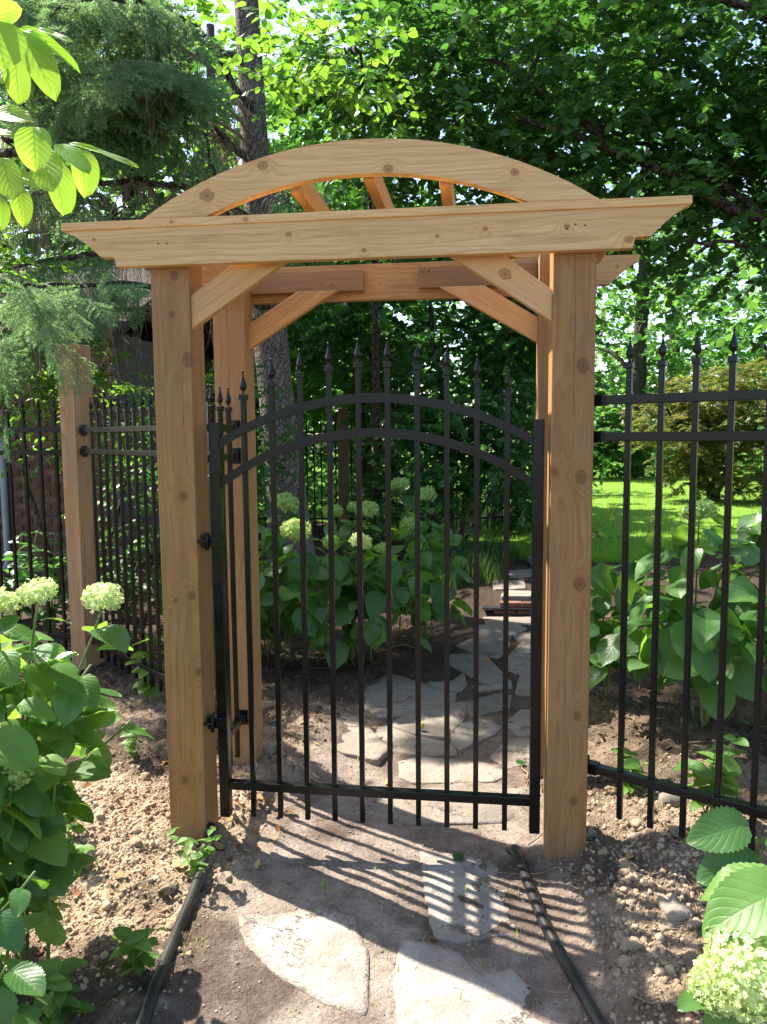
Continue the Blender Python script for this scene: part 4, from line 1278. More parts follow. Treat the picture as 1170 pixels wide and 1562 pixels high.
# dead twigs hanging in curtains under the limbs
specs = []
for p in dead:
    for _ in range(3):
        l = RNG.uniform(0.25, 0.85)
        a = RNG.uniform(0, 2 * np.pi); o = np.array([math.cos(a), math.sin(a), 0]) * RNG.uniform(0.05, 0.35)
        p1 = p + o * 0.6 + np.array([0, 0, -0.15 * l]); p2 = p + o + np.array([0, 0, -0.6 * l]); p3 = p + o * 1.1 + RNG.normal(0, .05, 3) + np.array([0, 0, -l])
        C = curve([p, p1, p2, p3], 9)
        specs.append((C, np.linspace(0.0042, 0.0012, len(C))))
        for _ in range(5):
            b = C[RNG.integers(2, len(C))]; e = b + RNG.normal(0, .06, 3) + np.array([0, 0, -RNG.uniform(.05, .22)])
            specs.append((np.array([b, (b + e) / 2 + RNG.normal(0, .012, 3), e]), np.array([.0018, .0014, .0008])))
tubes('dead_twigs', specs, M['deadtwig'], spruce, 3)

# ------------------------------------------------------------------ trees with round leaves over the gate
RL = round_leaf(); PL = point_leaf(); SL = star_leaf()
over = thing('leafy_tree', 'broad tree with dark round leaves spreading over the lawn side of the arbor', 'tree', (3.7, 3.0, 0.1))
trunk(over, [(3.7, 3.0, 0.0), (3.6, 2.95, 1.2), (3.45, 2.9, 2.4), (3.3, 3.0, 4.0), (3.2, 3.1, 6.0)], 0.16, 0.07, M['bark'])
for pts, r in (([(3.5, 2.9, 2.2), (2.75, 2.8, 2.65), (2.2, 2.75, 2.9), (1.74, 2.71, 3.1), (1.2, 2.67, 3.36), (0.6, 2.7, 3.6)], 0.055),
               ([(2.2, 2.75, 2.9), (1.9, 2.95, 3.25), (1.5, 3.1, 3.5), (1.0, 3.2, 3.8)], 0.028),
               ([(3.4, 2.9, 3.0), (2.7, 2.6, 3.7), (2.0, 2.6, 4.1), (1.2, 2.7, 4.5)], 0.045),
               ([(3.4, 2.95, 2.0), (2.9, 2.6, 2.4), (2.2, 2.35, 2.6), (1.6, 2.3, 2.68)], 0.026),
               ([(1.2, 2.67, 3.36), (0.7, 2.9, 3.9), (0.2, 3.0, 4.2), (-0.2, 3.0, 4.3)], 0.02),
               ([(0.7, 2.9, 3.9), (0.9, 3.0, 4.6), (1.0, 3.1, 5.2)], 0.016)):
    limb(over, pts, r, r * 0.35, M['bark'])
foliage(over, [((0.7, 3.2, 4.1), (1.2, 1.0, 0.75), 560), ((1.8, 3.1, 4.0), (1.2, 1.0, 0.9), 640), ((2.9, 2.9, 3.7), (1.0, 1.0, 0.9), 420),
               ((0.0, 3.1, 3.85), (0.9, 0.8, 0.6), 300), ((2.2, 2.7, 2.95), (1.0, 0.7, 0.45), 360), ((1.3, 3.0, 3.3), (0.8, 0.7, 0.4), 240),
               ((2.9, 2.6, 2.7), (0.6, 0.6, 0.5), 140), ((1.2, 4.2, 5.0), (1.8, 1.0, 0.8), 420), ((3.2, 3.6, 5.2), (1.4, 1.4, 0.9), 300)],
        RL, M['katsura'], 0.34, 13, 0.062, 300, 0.55, 1.0, 0.42, 0.3)

lime = thing('leafy_tree', 'slender tree whose lime green sunlit leaves hang over the arch', 'tree', (-0.9, 7.0, 0.15))
trunk(lime, [(-0.9, 7.0, 0.1), (-0.85, 6.6, 1.5), (-0.75, 5.8, 3.2), (-0.6, 5.0, 4.6)], 0.06, 0.02, M['bark'])
limb(lime, [(-0.75, 5.8, 3.2), (-0.6, 4.2, 4.0), (-0.4, 2.6, 3.95), (-0.35, 1.7, 3.62)], 0.022, 0.006, M['bark'])
limb(lime, [(-0.6, 4.2, 4.0), (-0.75, 3.0, 3.9), (-0.7, 2.0, 3.6)], 0.012, 0.004, M['bark'])
foliage(lime, [((-0.45, 1.8, 3.60), (0.42, 0.4, 0.16), 50), ((-0.45, 2.6, 3.85), (0.45, 0.5, 0.22), 30), ((-0.4, 5.2, 4.9), (0.7, 1.0, 0.7), 50)],
        RL, M['lime'], 0.30, 11, 0.058, 160, 0.55, 1.0, 0.45, 0.35)

mid = thing('leafy_tree', 'multi-stemmed tree with bright leaf clusters seen through the arch', 'tree', (0.0, 7.6, 0.15))
for pts, r in (([(0.0, 7.6, 0.1), (-0.05, 7.5, 1.5), (-0.25, 7.4, 3.0), (-0.4, 7.5, 5.0)], 0.05), ([(0.1, 7.6, 0.1), (0.35, 7.5, 1.6), (0.8, 7.5, 3.0), (1.1, 7.6, 4.6)], 0.045),
               ([(-0.1, 7.6, 0.1), (-0.6, 7.5, 1.6), (-1.2, 7.4, 2.9), (-1.6, 7.5, 4.2)], 0.04), ([(0.15, 7.65, 0.1), (0.9, 7.4, 1.5), (1.6, 7.3, 2.6)], 0.03)):
    limb(mid, pts, r, r * 0.4, M['bark'], 'stem')
foliage(mid, [((-0.2, 7.4, 2.9), (1.5, 0.9, 0.8), 340), ((0.9, 7.6, 2.8), (1.0, 0.9, 0.8), 240), ((0.3, 7.3, 2.1), (1.5, 0.6, 0.5), 170), ((-0.4, 7.6, 4.3), (1.8, 1.1, 1.0), 380), ((1.1, 8.0, 4.2), (1.3, 1.0, 0.9), 240), ((-1.6, 7.6, 3.2), (0.9, 0.8, 0.9), 170), ((0.2, 8.2, 6.2), (1.8, 0.8, 1.0), 260), ((1.2, 8.2, 6.0), (1.3, 0.8, 1.0), 150), ((0.2, 8.2, 7.6), (1.5, 0.8, 0.8), 120), ((-1.3, 8.2, 6.2), (1.2, 0.7, 1.2), 180), ((-1.2, 8.2, 7.9), (1.3, 0.7, 0.9), 120)],
        RL, M['understory'], 0.42, 12, 0.085, 150, 0.5, 1.0, 0.55, 0.3)

def bush(label, loc, blobs, tpl, mat, length, K, size, n_parts, stems, group=None, cat='shrub', name='shrub', **kw):
    t = thing(name, label, cat, loc, group)
    for pts, r in stems: limb(t, pts, r, r * 0.4, M['bark'], 'stem')
    foliage(t, blobs, tpl, mat, length, K, size, n_parts, **kw)
    return t
bush('sunlit shrub with small glossy leaves above the fence left of the lone post', (-3.2, 3.6, 0.1),
     [((-3.1, 2.9, 2.25), (0.6, 0.5, 0.6), 230), ((-3.6, 2.8, 2.5), (0.7, 0.5, 0.6), 200), ((-2.7, 3.0, 1.75), (0.5, 0.4, 0.5), 130)], PL, M['lime'], 0.3, 12, 0.065, 200,
     [([(-3.1, 3.6, 0.1), (-3.0, 3.5, 1.2), (-2.9, 3.4, 2.4)], 0.025), ([(-3.2, 3.6, 0.1), (-3.4, 3.4, 1.4), (-3.5, 3.2, 2.6)], 0.025), ([(-3.0, 3.6, 0.1), (-2.6, 3.5, 1.0), (-2.4, 3.4, 1.8)], 0.02)], jit=0.6)
bush('dark shrub filling the gap between the lone post and the arbor', (-1.9, 3.6, 0.1),
     [((-1.75, 3.5, 1.5), (0.65, 0.4, 0.6), 170), ((-2.2, 3.7, 0.9), (0.8, 0.4, 0.6), 120)], PL, M['understory'], 0.28, 12, 0.075, 80,
     [([(-1.9, 3.6, 0.1), (-1.8, 3.5, 0.8), (-1.75, 3.5, 1.7)], 0.02), ([(-2.0, 3.6, 0.1), (-2.2, 3.6, 0.7), (-2.4, 3.6, 1.3)], 0.016)], jit=0.6)
bush('dark spreading shrub beyond the hydrangeas in the middle of the gate', (0.1, 6.4, 0.15),
     [((0.0, 6.3, 1.3), (0.8, 0.5, 0.6), 200), ((0.75, 6.6, 1.5), (0.7, 0.5, 0.7), 170), ((-0.5, 6.5, 0.95), (0.6, 0.5, 0.5), 100)], RL, M['understory'], 0.34, 12, 0.085, 80,
     [([(0.1, 6.4, 0.1), (0.0, 6.3, 0.8), (-0.1, 6.3, 1.6)], 0.018), ([(0.2, 6.4, 0.1), (0.6, 6.5, 0.9), (0.8, 6.6, 1.8)], 0.018)])
bush('dark low shrub behind the right arbor post at the lawn edge', (1.2, 8.5, 0.15),
     [((1.15, 8.5, 0.75), (0.5, 0.4, 0.5), 110)], RL, M['understory'], 0.36, 12, 0.085, 40,
     [([(1.2, 8.5, 0.1), (1.18, 8.5, 0.5), (1.15, 8.5, 1.0)], 0.018)])

bush('round green shrub at the back of the lawn, nearest the arbor post', (3.6, 20.5, 0.15),
     [((3.4, 20.5, 1.5), (1.0, 0.7, 1.3), 230), ((4.4, 21.0, 1.2), (0.9, 0.7, 1.0), 170)], RL, M['farleaf'], 0.4, 12, 0.14, 30,
     [([(3.6, 20.5, 0.1), (3.5, 20.5, 0.9), (3.4, 20.5, 2.0)], 0.03)])

# Japanese maple on the lawn
mp = thing('maple_tree', 'low domed maple with orange and olive leaves at the end of the lawn', 'tree', (4.9, 13.4, 0.15))
for pts, r in (([(4.9, 13.4, 0.1), (4.7, 13.3, 0.8), (4.3, 13.2, 1.5), (3.9, 13.2, 2.1)], 0.06), ([(4.95, 13.4, 0.1), (5.2, 13.4, 0.9), (5.7, 13.3, 1.7)], 0.06), ([(4.9, 13.45, 0.1), (4.95, 13.4, 1.2), (5.0, 13.4, 2.4)], 0.05)):
    limb(mp, pts, r, r * 0.35, M['bark'], 'stem')
foliage(mp, [((4.0, 13.1, 1.75), (0.75, 0.8, 0.5), 170), ((4.9, 13.2, 2.25), (1.0, 0.9, 0.55), 280), ((5.9, 13.3, 2.4), (0.9, 0.9, 0.6), 200), ((5.3, 12.8, 1.5), (0.9, 0.7, 0.5), 170), ((6.2, 13.0, 1.4), (0.7, 0.7, 0.5), 130), ((4.5, 12.8, 1.25), (0.8, 0.6, 0.5), 150), ((5.3, 12.6, 0.75), (1.0, 0.6, 0.45), 150), ((4.3, 12.9, 0.7), (0.6, 0.5, 0.4), 90)],
        SL, M['maple'], 0.36, 13, 0.10, 60, 0.7, 1.0, 0.4, 0.3)

# far trees: each a trunk and a crown
def far_tree(x, y, h, spread, label, mat='farleaf', lean=0.0, base=0.3, n=300, tr=0.16, bark='bark', leaf=0.17):
    t = thing('far_tree', label, 'tree', (x, y, 0.1), 'trees closing the back of the garden')
    trunk(t, [(x, y, 0.0), (x + lean * .4, y, h * .35), (x + lean * .8, y, h * .65), (x + lean, y, h * .95)], tr, tr * .4, M[bark], n=8)
    bl = []
    m = 7
    for k in range(m):
        a = 2.399 * k; f = (k + .5) / m
        zc = h * (base + (0.98 - base) * f)
        rr = spread * (0.55 + 0.45 * math.sin(math.pi * min(1, 0.25 + 0.75 * f)))
        c = (x + lean * f + math.cos(a) * spread * .5, y + math.sin(a) * spread * .4, zc)
        bl.append((c, (rr * .7, rr * .6, h * .13), n // m))
        limb(t, [(x + lean * f, y, max(0.4, zc - h * .10)), ((x + lean * f + c[0]) / 2, (y + c[1]) / 2, zc - h * .03), c], tr * .35, tr * .1, M[bark])
    foliage(t, bl, PL if leaf < .16 else RL, M[mat], 0.55, 9, leaf, 0, 0.45, 1.0, 0.6, 0.3, twigs=False)
    return t
FAR = [(-4.4, 8.2, 7.0, 1.9, 'dark dense tree behind the drooping spruce boughs', 'understory'), (6.6, 7.6, 8.0, 2.2, 'tree past the leafy canopy, standing right beside the lawn', 'understory'), (7.4, 11.0, 9.0, 2.6, 'tall tree on the far side of the lawn, nearer than the maple', 'farleaf'),
       (-7.5, 9.5, 8.0, 2.6, 'bushy tree beyond the brick house, at the edge of the view', 'farleaf'),
       (-4.6, 11.0, 9.0, 2.6, 'tall green tree rising behind the blue spruce boughs', 'lime'),
       (-3.6, 13.5, 8.0, 2.4, 'green tree directly behind the spruce trunk', 'farleaf'),
       (-1.6, 11.0, 5.5, 1.6, 'tree behind the crown of the arch', 'farleaf'),
       (7.8, 17.0, 10.0, 3.2, 'dark tree behind the orange maple', 'understory'),
       (5.0, 22.0, 11.0, 3.0, 'tall thin-crowned tree above the orange maple', 'farleaf'),
       (11.5, 20.0, 11.0, 3.4, 'broad dark tree at the lawn corner beyond the maple', 'understory'),
       (-4.2, 24.0, 11.0, 3.6, 'broad tree in the back row behind the middle of the gate', 'farleaf'),
       (-6.0, 18.0, 12.0, 3.8, 'large tree in the back row behind the spruce', 'farleaf'),
       (3.0, 29.5, 12.0, 3.6, 'tree beyond the far fence, nearest the arbor post', 'farleaf'),
       (8.0, 30.5, 11.0, 3.8, 'tree beyond the far fence, behind the maple', 'lime'),
       (13.5, 29.5, 12.0, 4.0, 'tree beyond the far fence, past the maple', 'farleaf'),
       (-12.0, 14.0, 11.0, 4.0, 'large tree behind the house roof', 'farleaf')]
for i, (x, y, h, s, lab, mt) in enumerate(FAR):
    far_tree(x, y, h, s, lab, mt, RNG.uniform(-.5, .5), 0.22 if y > 16 else 0.3, 620 if y > 16 else 640, 0.12 + 0.012 * h * (y / 20))
for x, y, lab, r, bk in ((0.62, 9.8, 'pale slim tree trunk right of the gate centre', 0.075, 'bark_pale'), (1.05, 11.7, 'thicker grey tree trunk beside the pale slim one', 0.13, 'bark_pale')):
    far_tree(x, y, 4.0, 0.8, lab, 'farleaf', 0.1, 0.6, 70, r, bk)
# low undergrowth that closes the view under the far crowns
def mass(name, blobs, mat, size, K=9):
    O, D = blob_twigs(blobs, 0.4)
    pos, R, sz, _ = twig_layout(O, D, 0.5, K, size)
    return scatter(name, PL[0], PL[1], pos, R, sz, M[mat])
o = mass('undergrowth', [((x, 24.5 + 3.5 * math.sin(x), 0.9 + 0.5 * math.sin(x * 2.1)), (1.6, 1.2, 1.2), 110) for x in np.arange(3.2, 18.0, 1.3)] +
         [((x, 27.0 + math.sin(x * 1.3), 3.2 + 0.8 * math.sin(x * 1.9)), (1.8, 1.0, 1.8), 120) for x in np.arange(3.0, 19.0, 1.7)] +
         [((x, 15.5 + 1.2 * math.sin(x * 1.7), 1.1), (1.5, 1.0, 1.3), 120) for x in np.arange(-10.0, 2.6, 1.5)] +
         [((x, 33.0, 2.5), (3.0, 1.5, 2.5), 170) for x in np.arange(-16.0, 26.0, 3.2)], 'farleaf', 0.19)
tag(mass('far_wood', [((x, 37.0 + 2 * math.sin(x), 6.5 + 2.0 * math.sin(x * .7)), (3.2, 1.6, 6.0), 330) for x in np.arange(-30.0, 34.0, 3.6)] +
     [((x, 24.0 + 1.5 * math.sin(x), 5.0 + 1.2 * math.sin(x * .9)), (2.6, 1.4, 4.6), 300) for x in np.arange(-22.0, -3.0, 2.8)], 'farleaf', 0.30, 10), kind='stuff')
o2 = mass('undergrowth', [((x, 10.2 + 0.5 * math.sin(x * 1.9), 0.9), (0.9, 0.6, 0.9), 90) for x in np.arange(-6.0, 0.2, 0.9)], 'understory', 0.11)

# ------------------------------------------------------------------ hydrangeas and other leafy plants
def leaf_grid(nx, ny, W=0.78, fold=0.16, droop=0.22, serr=0.0, wave=0.0, heart=0.12, acute=0.75, base=0.42, seed=0, twist=0.0):
    g = np.random.default_rng(seed)
    v = np.linspace(0, 1, ny + 1); u = np.linspace(-1, 1, nx + 1)
    sh = v ** base * (1 - v) ** acute; sh = sh / sh.max()
    Vv = []; UV = []
    for j, vj in enumerate(v):
        for i, ui in enumerate(u):
            w = W / 2 * sh[j]
            if serr and abs(ui) == 1 and 0 < j < ny: w *= 1 + serr * (1 if j % 2 else -1)
            x = ui * w
            y = vj - heart * abs(ui) ** 1.5 * (1 - vj) ** 3
            z = fold * abs(x) - droop * vj ** 2 + wave * math.sin(vj * 9 + ui * 2 + seed) * abs(ui) * .5 + twist * x * vj
            Vv.append((x, y, z)); UV.append((ui * .5 + .5, vj))
    q = [(j * (nx + 1) + i, j * (nx + 1) + i + 1, (j + 1) * (nx + 1) + i + 1, (j + 1) * (nx + 1) + i) for j in range(ny) for i in range(nx)]
    return np.array(Vv), np.array(q), np.array(UV)

def leaf_set(mat, nx, ny, n=4, **kw):
    out = []
    g = np.random.default_rng(nx * 100 + ny)
    for k in range(n):
        a = dict(fold=g.uniform(.05, .4), droop=g.uniform(.05, .42), wave=g.uniform(.02, .07), seed=k, twist=g.uniform(-.35, .35))
        a.update(kw)
        v, q, uv = leaf_grid(nx, ny, **a)
        me = np_mesh('leaf', v, q, uv, True); me.materials.append(M[mat])
        out.append(me)
    return out
HL_NEAR = leaf_set('hyd', 8, 26, 5, serr=0.06)
HL_FAR = leaf_set('hyd', 4, 7, 5)
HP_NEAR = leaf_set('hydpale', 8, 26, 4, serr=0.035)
SEED = leaf_set('hydpale', 4, 8, 4, W=0.62)
PLANT = leaf_set('understory', 4, 6, 4, W=0.42, heart=0.0)

def bloom_mesh(seed, n, petal, mat, lumpy=.34):
    """a mophead: many four-petalled florets over a flattened ball"""
    g = np.random.default_rng(seed)
    i = np.arange(n) + .5
    ph = np.arccos(1 - 1.72 * i / n); th = np.pi * (1 + 5 ** .5) * i
    d = np.stack([np.cos(th) * np.sin(ph), np.sin(th) * np.sin(ph), np.cos(ph)], -1)
    d = norm(d + g.normal(0, .07, d.shape))
    r = (1 + lumpy * fbm(d[:, 0] * 1.4 + seed, d[:, 1] * 1.4 + d[:, 2], 1.5, 3, seed)) * g.uniform(.82, 1.05, n)
    p = d * r[:, None] * np.array([1, 1, .80])
    tv = []; tq = []
    for k in range(4):
        a = k * math.pi / 2; c, s = math.cos(a), math.sin(a)
        for x, y, z in ((0, 0, 0), (.42, .46, .10), (0, 1.0, .02), (-.42, .46, .10)):
            tv.append((x * c - y * s, x * s + y * c, z + .04 * (k % 2)))
        tq.append([k * 4, k * 4 + 1, k * 4 + 2, k * 4 + 3])
    nn = norm(d + g.normal(0, .35, d.shape))
    R = frames(g.normal(0, 1, d.shape), nn)
    v, f = scatter_arrays(np.array(tv), [np.array(tq)], p, R, petal * g.uniform(.7, 1.15, n))
    # loose inner core so that no light passes straight through
    ic = bmesh.new(); bmesh.ops.create_icosphere(ic, subdivisions=2, radius=.78)
    cv = np.array([w.co[:] for w in ic.verts]) * np.array([.92, .92, .72]); cf = np.array([[w.index for w in fa.verts] for fa in ic.faces]); ic.free()
    me = np_mesh('flower_head', np.concatenate([v, cv]), [f[0], cf + len(v)])
    me.materials.append(M[mat])
    return me
B_LIME = [bloom_mesh(s, 260, .16, 'bloomlime') for s in (1, 2)]
B_PALE = [bloom_mesh(s, 300, .155, 'bloompale') for s in (3, 4)]
B_BIG = [bloom_mesh(s, 1100, .082, 'bloompale', .16) for s in (7, 8)]
B_GREEN = [bloom_mesh(s, 260, .15, 'bloomgreen') for s in (5, 6)]

def place_leaf(parent, base, dirv, nrm_, size, meshes, k=None):
    R = frames(np.array(dirv, float), np.array(nrm_, float))
    me = meshes[RNG.integers(len(meshes)) if k is None else k]
    return link('leaf', me, None, parent, mat4(R, base, size))

def hydrangea(label, base, stems, leafset, lsize, heads=None, pairs=4, group='hydrangeas', lo=0.22, sd=0.45, top_small=0.7):
    """stems: list of (tip xyz, head radius or 0, head mesh list)"""
    t = thing('hydrangea', label, 'hydrangea', base, group)
    b0 = np.array(base, float)
    for tip, hr, hm in stems:
        tip = np.array(tip, float)
        b = b0 + np.array([RNG.normal(0, .05), RNG.normal(0, .05), 0])
        mid_ = b * .5 + tip * .5 + np.array([0, 0, .12 * np.linalg.norm(tip - b)]) - (tip - b) * np.array([.18, .18, 0])
        C = curve([b, mid_, tip], 16)
        tube('stem', C, np.linspace(.0055, .0034, len(C)), M['stem'], t, 5)
        a0 = RNG.uniform(0, np.pi)
        for k in range(pairs):
            f = lo + (0.97 - lo) * (k + RNG.uniform(.25, .75)) / pairs
            x = f * (len(C) - 1); i = min(int(x), len(C) - 2)
            p = C[i] + (C[i + 1] - C[i]) * (x - i)
            for s in (0, 1):
                a = a0 + k * 1.57 + s * math.pi + RNG.normal(0, .3)
                out = np.array([math.cos(a), math.sin(a), 0])
                pet = RNG.uniform(.02, .045)
                q = p + out * pet + np.array([0, 0, pet * .4])
                d = out + np.array([0, 0, RNG.uniform(-.75, .05)])
                n = np.array([0, 0, 1.0]) + out * 0.35 + RNG.normal(0, .28, 3)
                place_leaf(t, q, d, n, lsize * RNG.uniform(.65, 1.2) * (1 - (1 - top_small) * f), leafset)
        if hr:
            link('flower_head', hm[RNG.integers(len(hm))], None, t, Matrix.Translation((tip + np.array([0, 0, hr * .35])).tolist()) @ Matrix.Rotation(RNG.uniform(0, 6), 4, 'Z') @ Matrix.Rotation(RNG.normal(0, .3), 4, 'X') @ Matrix.Diagonal((hr * RNG.uniform(.95, 1.2), hr * RNG.uniform(.9, 1.05), hr * RNG.uniform(.78, 1.0), 1)))
    return t

def g0(x, y): return (x, y, Hf(x, y))

def fill_dome(t, c, r, n, meshes, size):
    u = norm(RNG.normal(0, 1, (n * 2, 3)) * np.array([1, 1, .8]) + np.array([0, -.25, .15]))
    u = u[u[:, 2] > -.55][:n]
    for k in range(len(u)):
        p = np.array(c) + u[k] * np.array(r) * RNG.uniform(.72, 1.02)
        d = u[k] * np.array([1, 1, .2]) + RNG.normal(0, .55, 3) + np.array([0, 0, -.45])
        nn = u[k] * np.array([.8, .8, .5]) + np.array([0, 0, .75]) + RNG.normal(0, .25, 3)
        place_leaf(t, p, d, nn, size * RNG.uniform(.6, 1.15), meshes)


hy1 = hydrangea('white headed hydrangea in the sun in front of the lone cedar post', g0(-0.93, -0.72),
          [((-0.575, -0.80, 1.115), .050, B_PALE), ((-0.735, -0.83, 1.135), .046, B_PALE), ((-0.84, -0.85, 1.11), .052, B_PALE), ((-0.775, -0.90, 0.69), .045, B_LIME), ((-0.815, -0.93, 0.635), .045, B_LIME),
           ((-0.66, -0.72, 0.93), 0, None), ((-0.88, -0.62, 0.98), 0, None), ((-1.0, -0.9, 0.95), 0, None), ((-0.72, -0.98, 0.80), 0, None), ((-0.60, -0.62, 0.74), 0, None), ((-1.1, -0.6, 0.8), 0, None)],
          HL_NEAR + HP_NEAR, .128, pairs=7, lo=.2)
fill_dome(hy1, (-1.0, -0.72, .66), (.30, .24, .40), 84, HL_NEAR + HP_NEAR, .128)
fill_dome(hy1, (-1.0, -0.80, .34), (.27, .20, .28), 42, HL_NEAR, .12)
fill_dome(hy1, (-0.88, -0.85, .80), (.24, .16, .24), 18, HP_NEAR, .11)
hy2 = hydrangea('leafy hydrangea clump with no blooms beside the black pipe', g0(-0.82, -1.25),
          [((-0.575, -1.16, 0.60), 0, None), ((-0.56, -1.30, 0.48), 0, None), ((-0.50, -1.40, 0.38), 0, None), ((-0.66, -1.38, 0.62), 0, None), ((-0.72, -1.12, 0.62), 0, None)],
          HL_NEAR, .115, pairs=5, lo=.3)
fill_dome(hy2, (-0.74, -1.26, .34), (.16, .16, .22), 16, HL_NEAR, .11)
rh = hydrangea('hydrangea with one huge pale bloom beside the other black pipe', g0(1.02, -1.28),
               [((0.796, -1.452, 0.665), 0, None), ((0.93, -1.36, 0.62), 0, None), ((1.05, -1.2, 0.62), 0, None)], HL_NEAR, .13, pairs=2, lo=.45)
link('flower_head', B_BIG[0], None, rh, Matrix.Translation((0.822, -1.452, 0.692)) @ Matrix.Rotation(.5, 4, 'X') @ Matrix.Scale(.078, 4))
link('flower_head', B_BIG[1], None, rh, Matrix.Translation((0.785, -1.425, 0.650)) @ Matrix.Rotation(-.3, 4, 'Y') @ Matrix.Scale(.05, 4))
place_leaf(rh, (0.885, -1.40, 0.80), (-1.0, -0.25, -0.25), (0.05, -0.35, 1), .145, HP_NEAR, 0)
place_leaf(rh, (0.885, -1.335, 0.785), (-1.0, 0.1, -0.22), (0.0, -0.2, 1), .12, HP_NEAR, 1)
place_leaf(rh, (0.80, -1.42, 0.62), (-0.2, -0.5, -1), (0, -1, .3), .11, HL_NEAR, 2)
dl = hydrangea('low hydrangea shoot with broad shaded leaves under the fence rail', g0(1.16, -0.72), [((1.06, -0.76, 0.56), 0, None)], HL_NEAR, .12, pairs=1, lo=.6)
place_leaf(dl, (1.03, -0.75, 0.585), (-1, -.3, -.15), (0, -.75, .7), .135, HL_NEAR, 0)
place_leaf(dl, (1.04, -0.78, 0.52), (-1, -.35, -.35), (0.1, -.8, .6), .135, HL_NEAR, 1)
place_leaf(dl, (1.10, -0.76, 0.56), (.6, -.5, -.2), (0, -.7, .7), .12, HL_NEAR, 3)

BG = B_GREEN
hb_ = hydrangea('green bloomed hydrangea close behind the left rear arbor post', g0(-1.0, 2.35),
          [((-0.80, 2.0, 1.10), .085, BG), ((-0.70, 1.80, 0.96), .085, B_LIME), ((-1.15, 2.2, 1.0), 0, None), ((-0.95, 1.95, .75), 0, None), ((-0.75, 2.2, .8), 0, None), ((-0.65, 1.9, .55), 0, None), ((-1.0, 1.85, .5), 0, None), ((-.85, 2.3, .95), 0, None)], HL_FAR, .17, pairs=5)
fill_dome(hb_, (-0.92, 2.2, .50), (.42, .38, .44), 70, HL_FAR, .17)
hb_ = hydrangea('hydrangea with several small green blooms behind the middle pickets of the gate', g0(-0.45, 2.35),
          [((-0.53, 2.1, 1.05), .062, BG), ((-0.30, 2.05, 1.06), .07, BG), ((-0.31, 1.82, .90), .065, B_PALE), ((-0.50, 1.85, .90), .05, BG), ((-0.19, 1.9, .86), .045, BG), ((-0.40, 2.2, 1.07), .055, BG), ((-.6, 2.0, .6), 0, None), ((-.35, 1.95, .55), 0, None), ((-.15, 2.15, .65), 0, None), ((-.5, 2.4, .95), 0, None)], HL_FAR, .165, pairs=5)
fill_dome(hb_, (-0.40, 2.25, .44), (.42, .36, .42), 75, HL_FAR, .165)
hb_ = hydrangea('shaded hydrangea with two green blooms at the back of the bed', g0(-0.05, 3.0),
          [((-0.17, 2.65, 1.18), .07, BG), ((0.02, 2.6, 1.11), .075, BG), ((-0.08, 2.45, .93), .065, BG), ((.1, 2.8, .7), 0, None), ((-.2, 2.6, .6), 0, None), ((.0, 2.55, .55), 0, None), ((.12, 2.9, .95), 0, None)], HL_FAR, .165, pairs=5)
fill_dome(hb_, (-0.03, 2.9, .50), (.32, .34, .44), 52, HL_FAR, .165)
hb_ = hydrangea('hydrangea with one upright green bloom among big pale leaves behind the fence', g0(1.52, 1.35),
          [((1.345, 0.90, 1.17), .075, BG), ((1.5, 1.0, 1.0), 0, None), ((1.2, 1.05, .80), 0, None), ((1.75, 1.05, 1.05), 0, None), ((1.45, .85, .70), 0, None), ((1.65, .9, .8), 0, None), ((1.3, 1.2, .6), 0, None)], HL_FAR, .18, pairs=5)
fill_dome(hb_, (1.50, 1.1, .68), (.40, .36, .50), 80, HL_FAR, .18)
hb_ = hydrangea('leafy hydrangea behind the fence, nearest the right arbor post', g0(1.12, 1.75),
          [((.98, 1.35, .86), 0, None), ((1.15, 1.4, .90), 0, None), ((.95, 1.5, .62), 0, None), ((1.25, 1.45, .70), 0, None), ((1.1, 1.3, .5), 0, None)], HL_FAR, .165, pairs=4)
fill_dome(hb_, (1.08, 1.45, .50), (.30, .30, .40), 50, HL_FAR, .165)
hb_ = hydrangea('tall leafy hydrangea behind the fence, farthest from the arbor', g0(2.05, 1.55),
          [((1.95, 1.1, 1.15), 0, None), ((2.1, 1.2, 1.2), 0, None), ((1.85, 1.0, .8), 0, None), ((2.2, 1.1, .9), 0, None), ((2.0, .95, .55), 0, None), ((1.8, 1.2, 1.0), 0, None)], HL_FAR, .185, pairs=5)
fill_dome(hb_, (2.0, 1.2, .78), (.40, .36, .54), 75, HL_FAR, .185)

def leafy(label, base, n, h, spread, size, meshes, name='leafy_plant', cat='plant', group=None, up=0.5):
    t = thing(name, label, cat, base, group)
    b = np.array(base, float)
    for s in range(n):
        a = RNG.uniform(0, 6.28)
        tip = b + np.array([math.cos(a) * spread * RNG.random(), math.sin(a) * spread * RNG.random(), h * RNG.uniform(.6, 1.05)])
        C = curve([b + np.array([RNG.normal(0, .01), RNG.normal(0, .01), -.005]), (b + tip) / 2 + np.array([0, 0, .04 * h]), tip], 8)
        tube('stem', C, np.linspace(.0032, .0016, len(C)) * max(.5, min(1.3, h * 3)), M['stem'], t, 4)
        k = 0
        for f in np.linspace(.35, 1.0, 4):
            p = C[int(f * (len(C) - 1))]
            for sg in (0, 1):
                aa = a + k * 1.57 + sg * math.pi
                o_ = np.array([math.cos(aa), math.sin(aa), up * RNG.uniform(-.6, .6)])
                place_leaf(t, p, o_, np.array([0, 0, 1.0]) + RNG.normal(0, .3, 3), size * RNG.uniform(.6, 1.1), meshes)
            k += 1
    return t
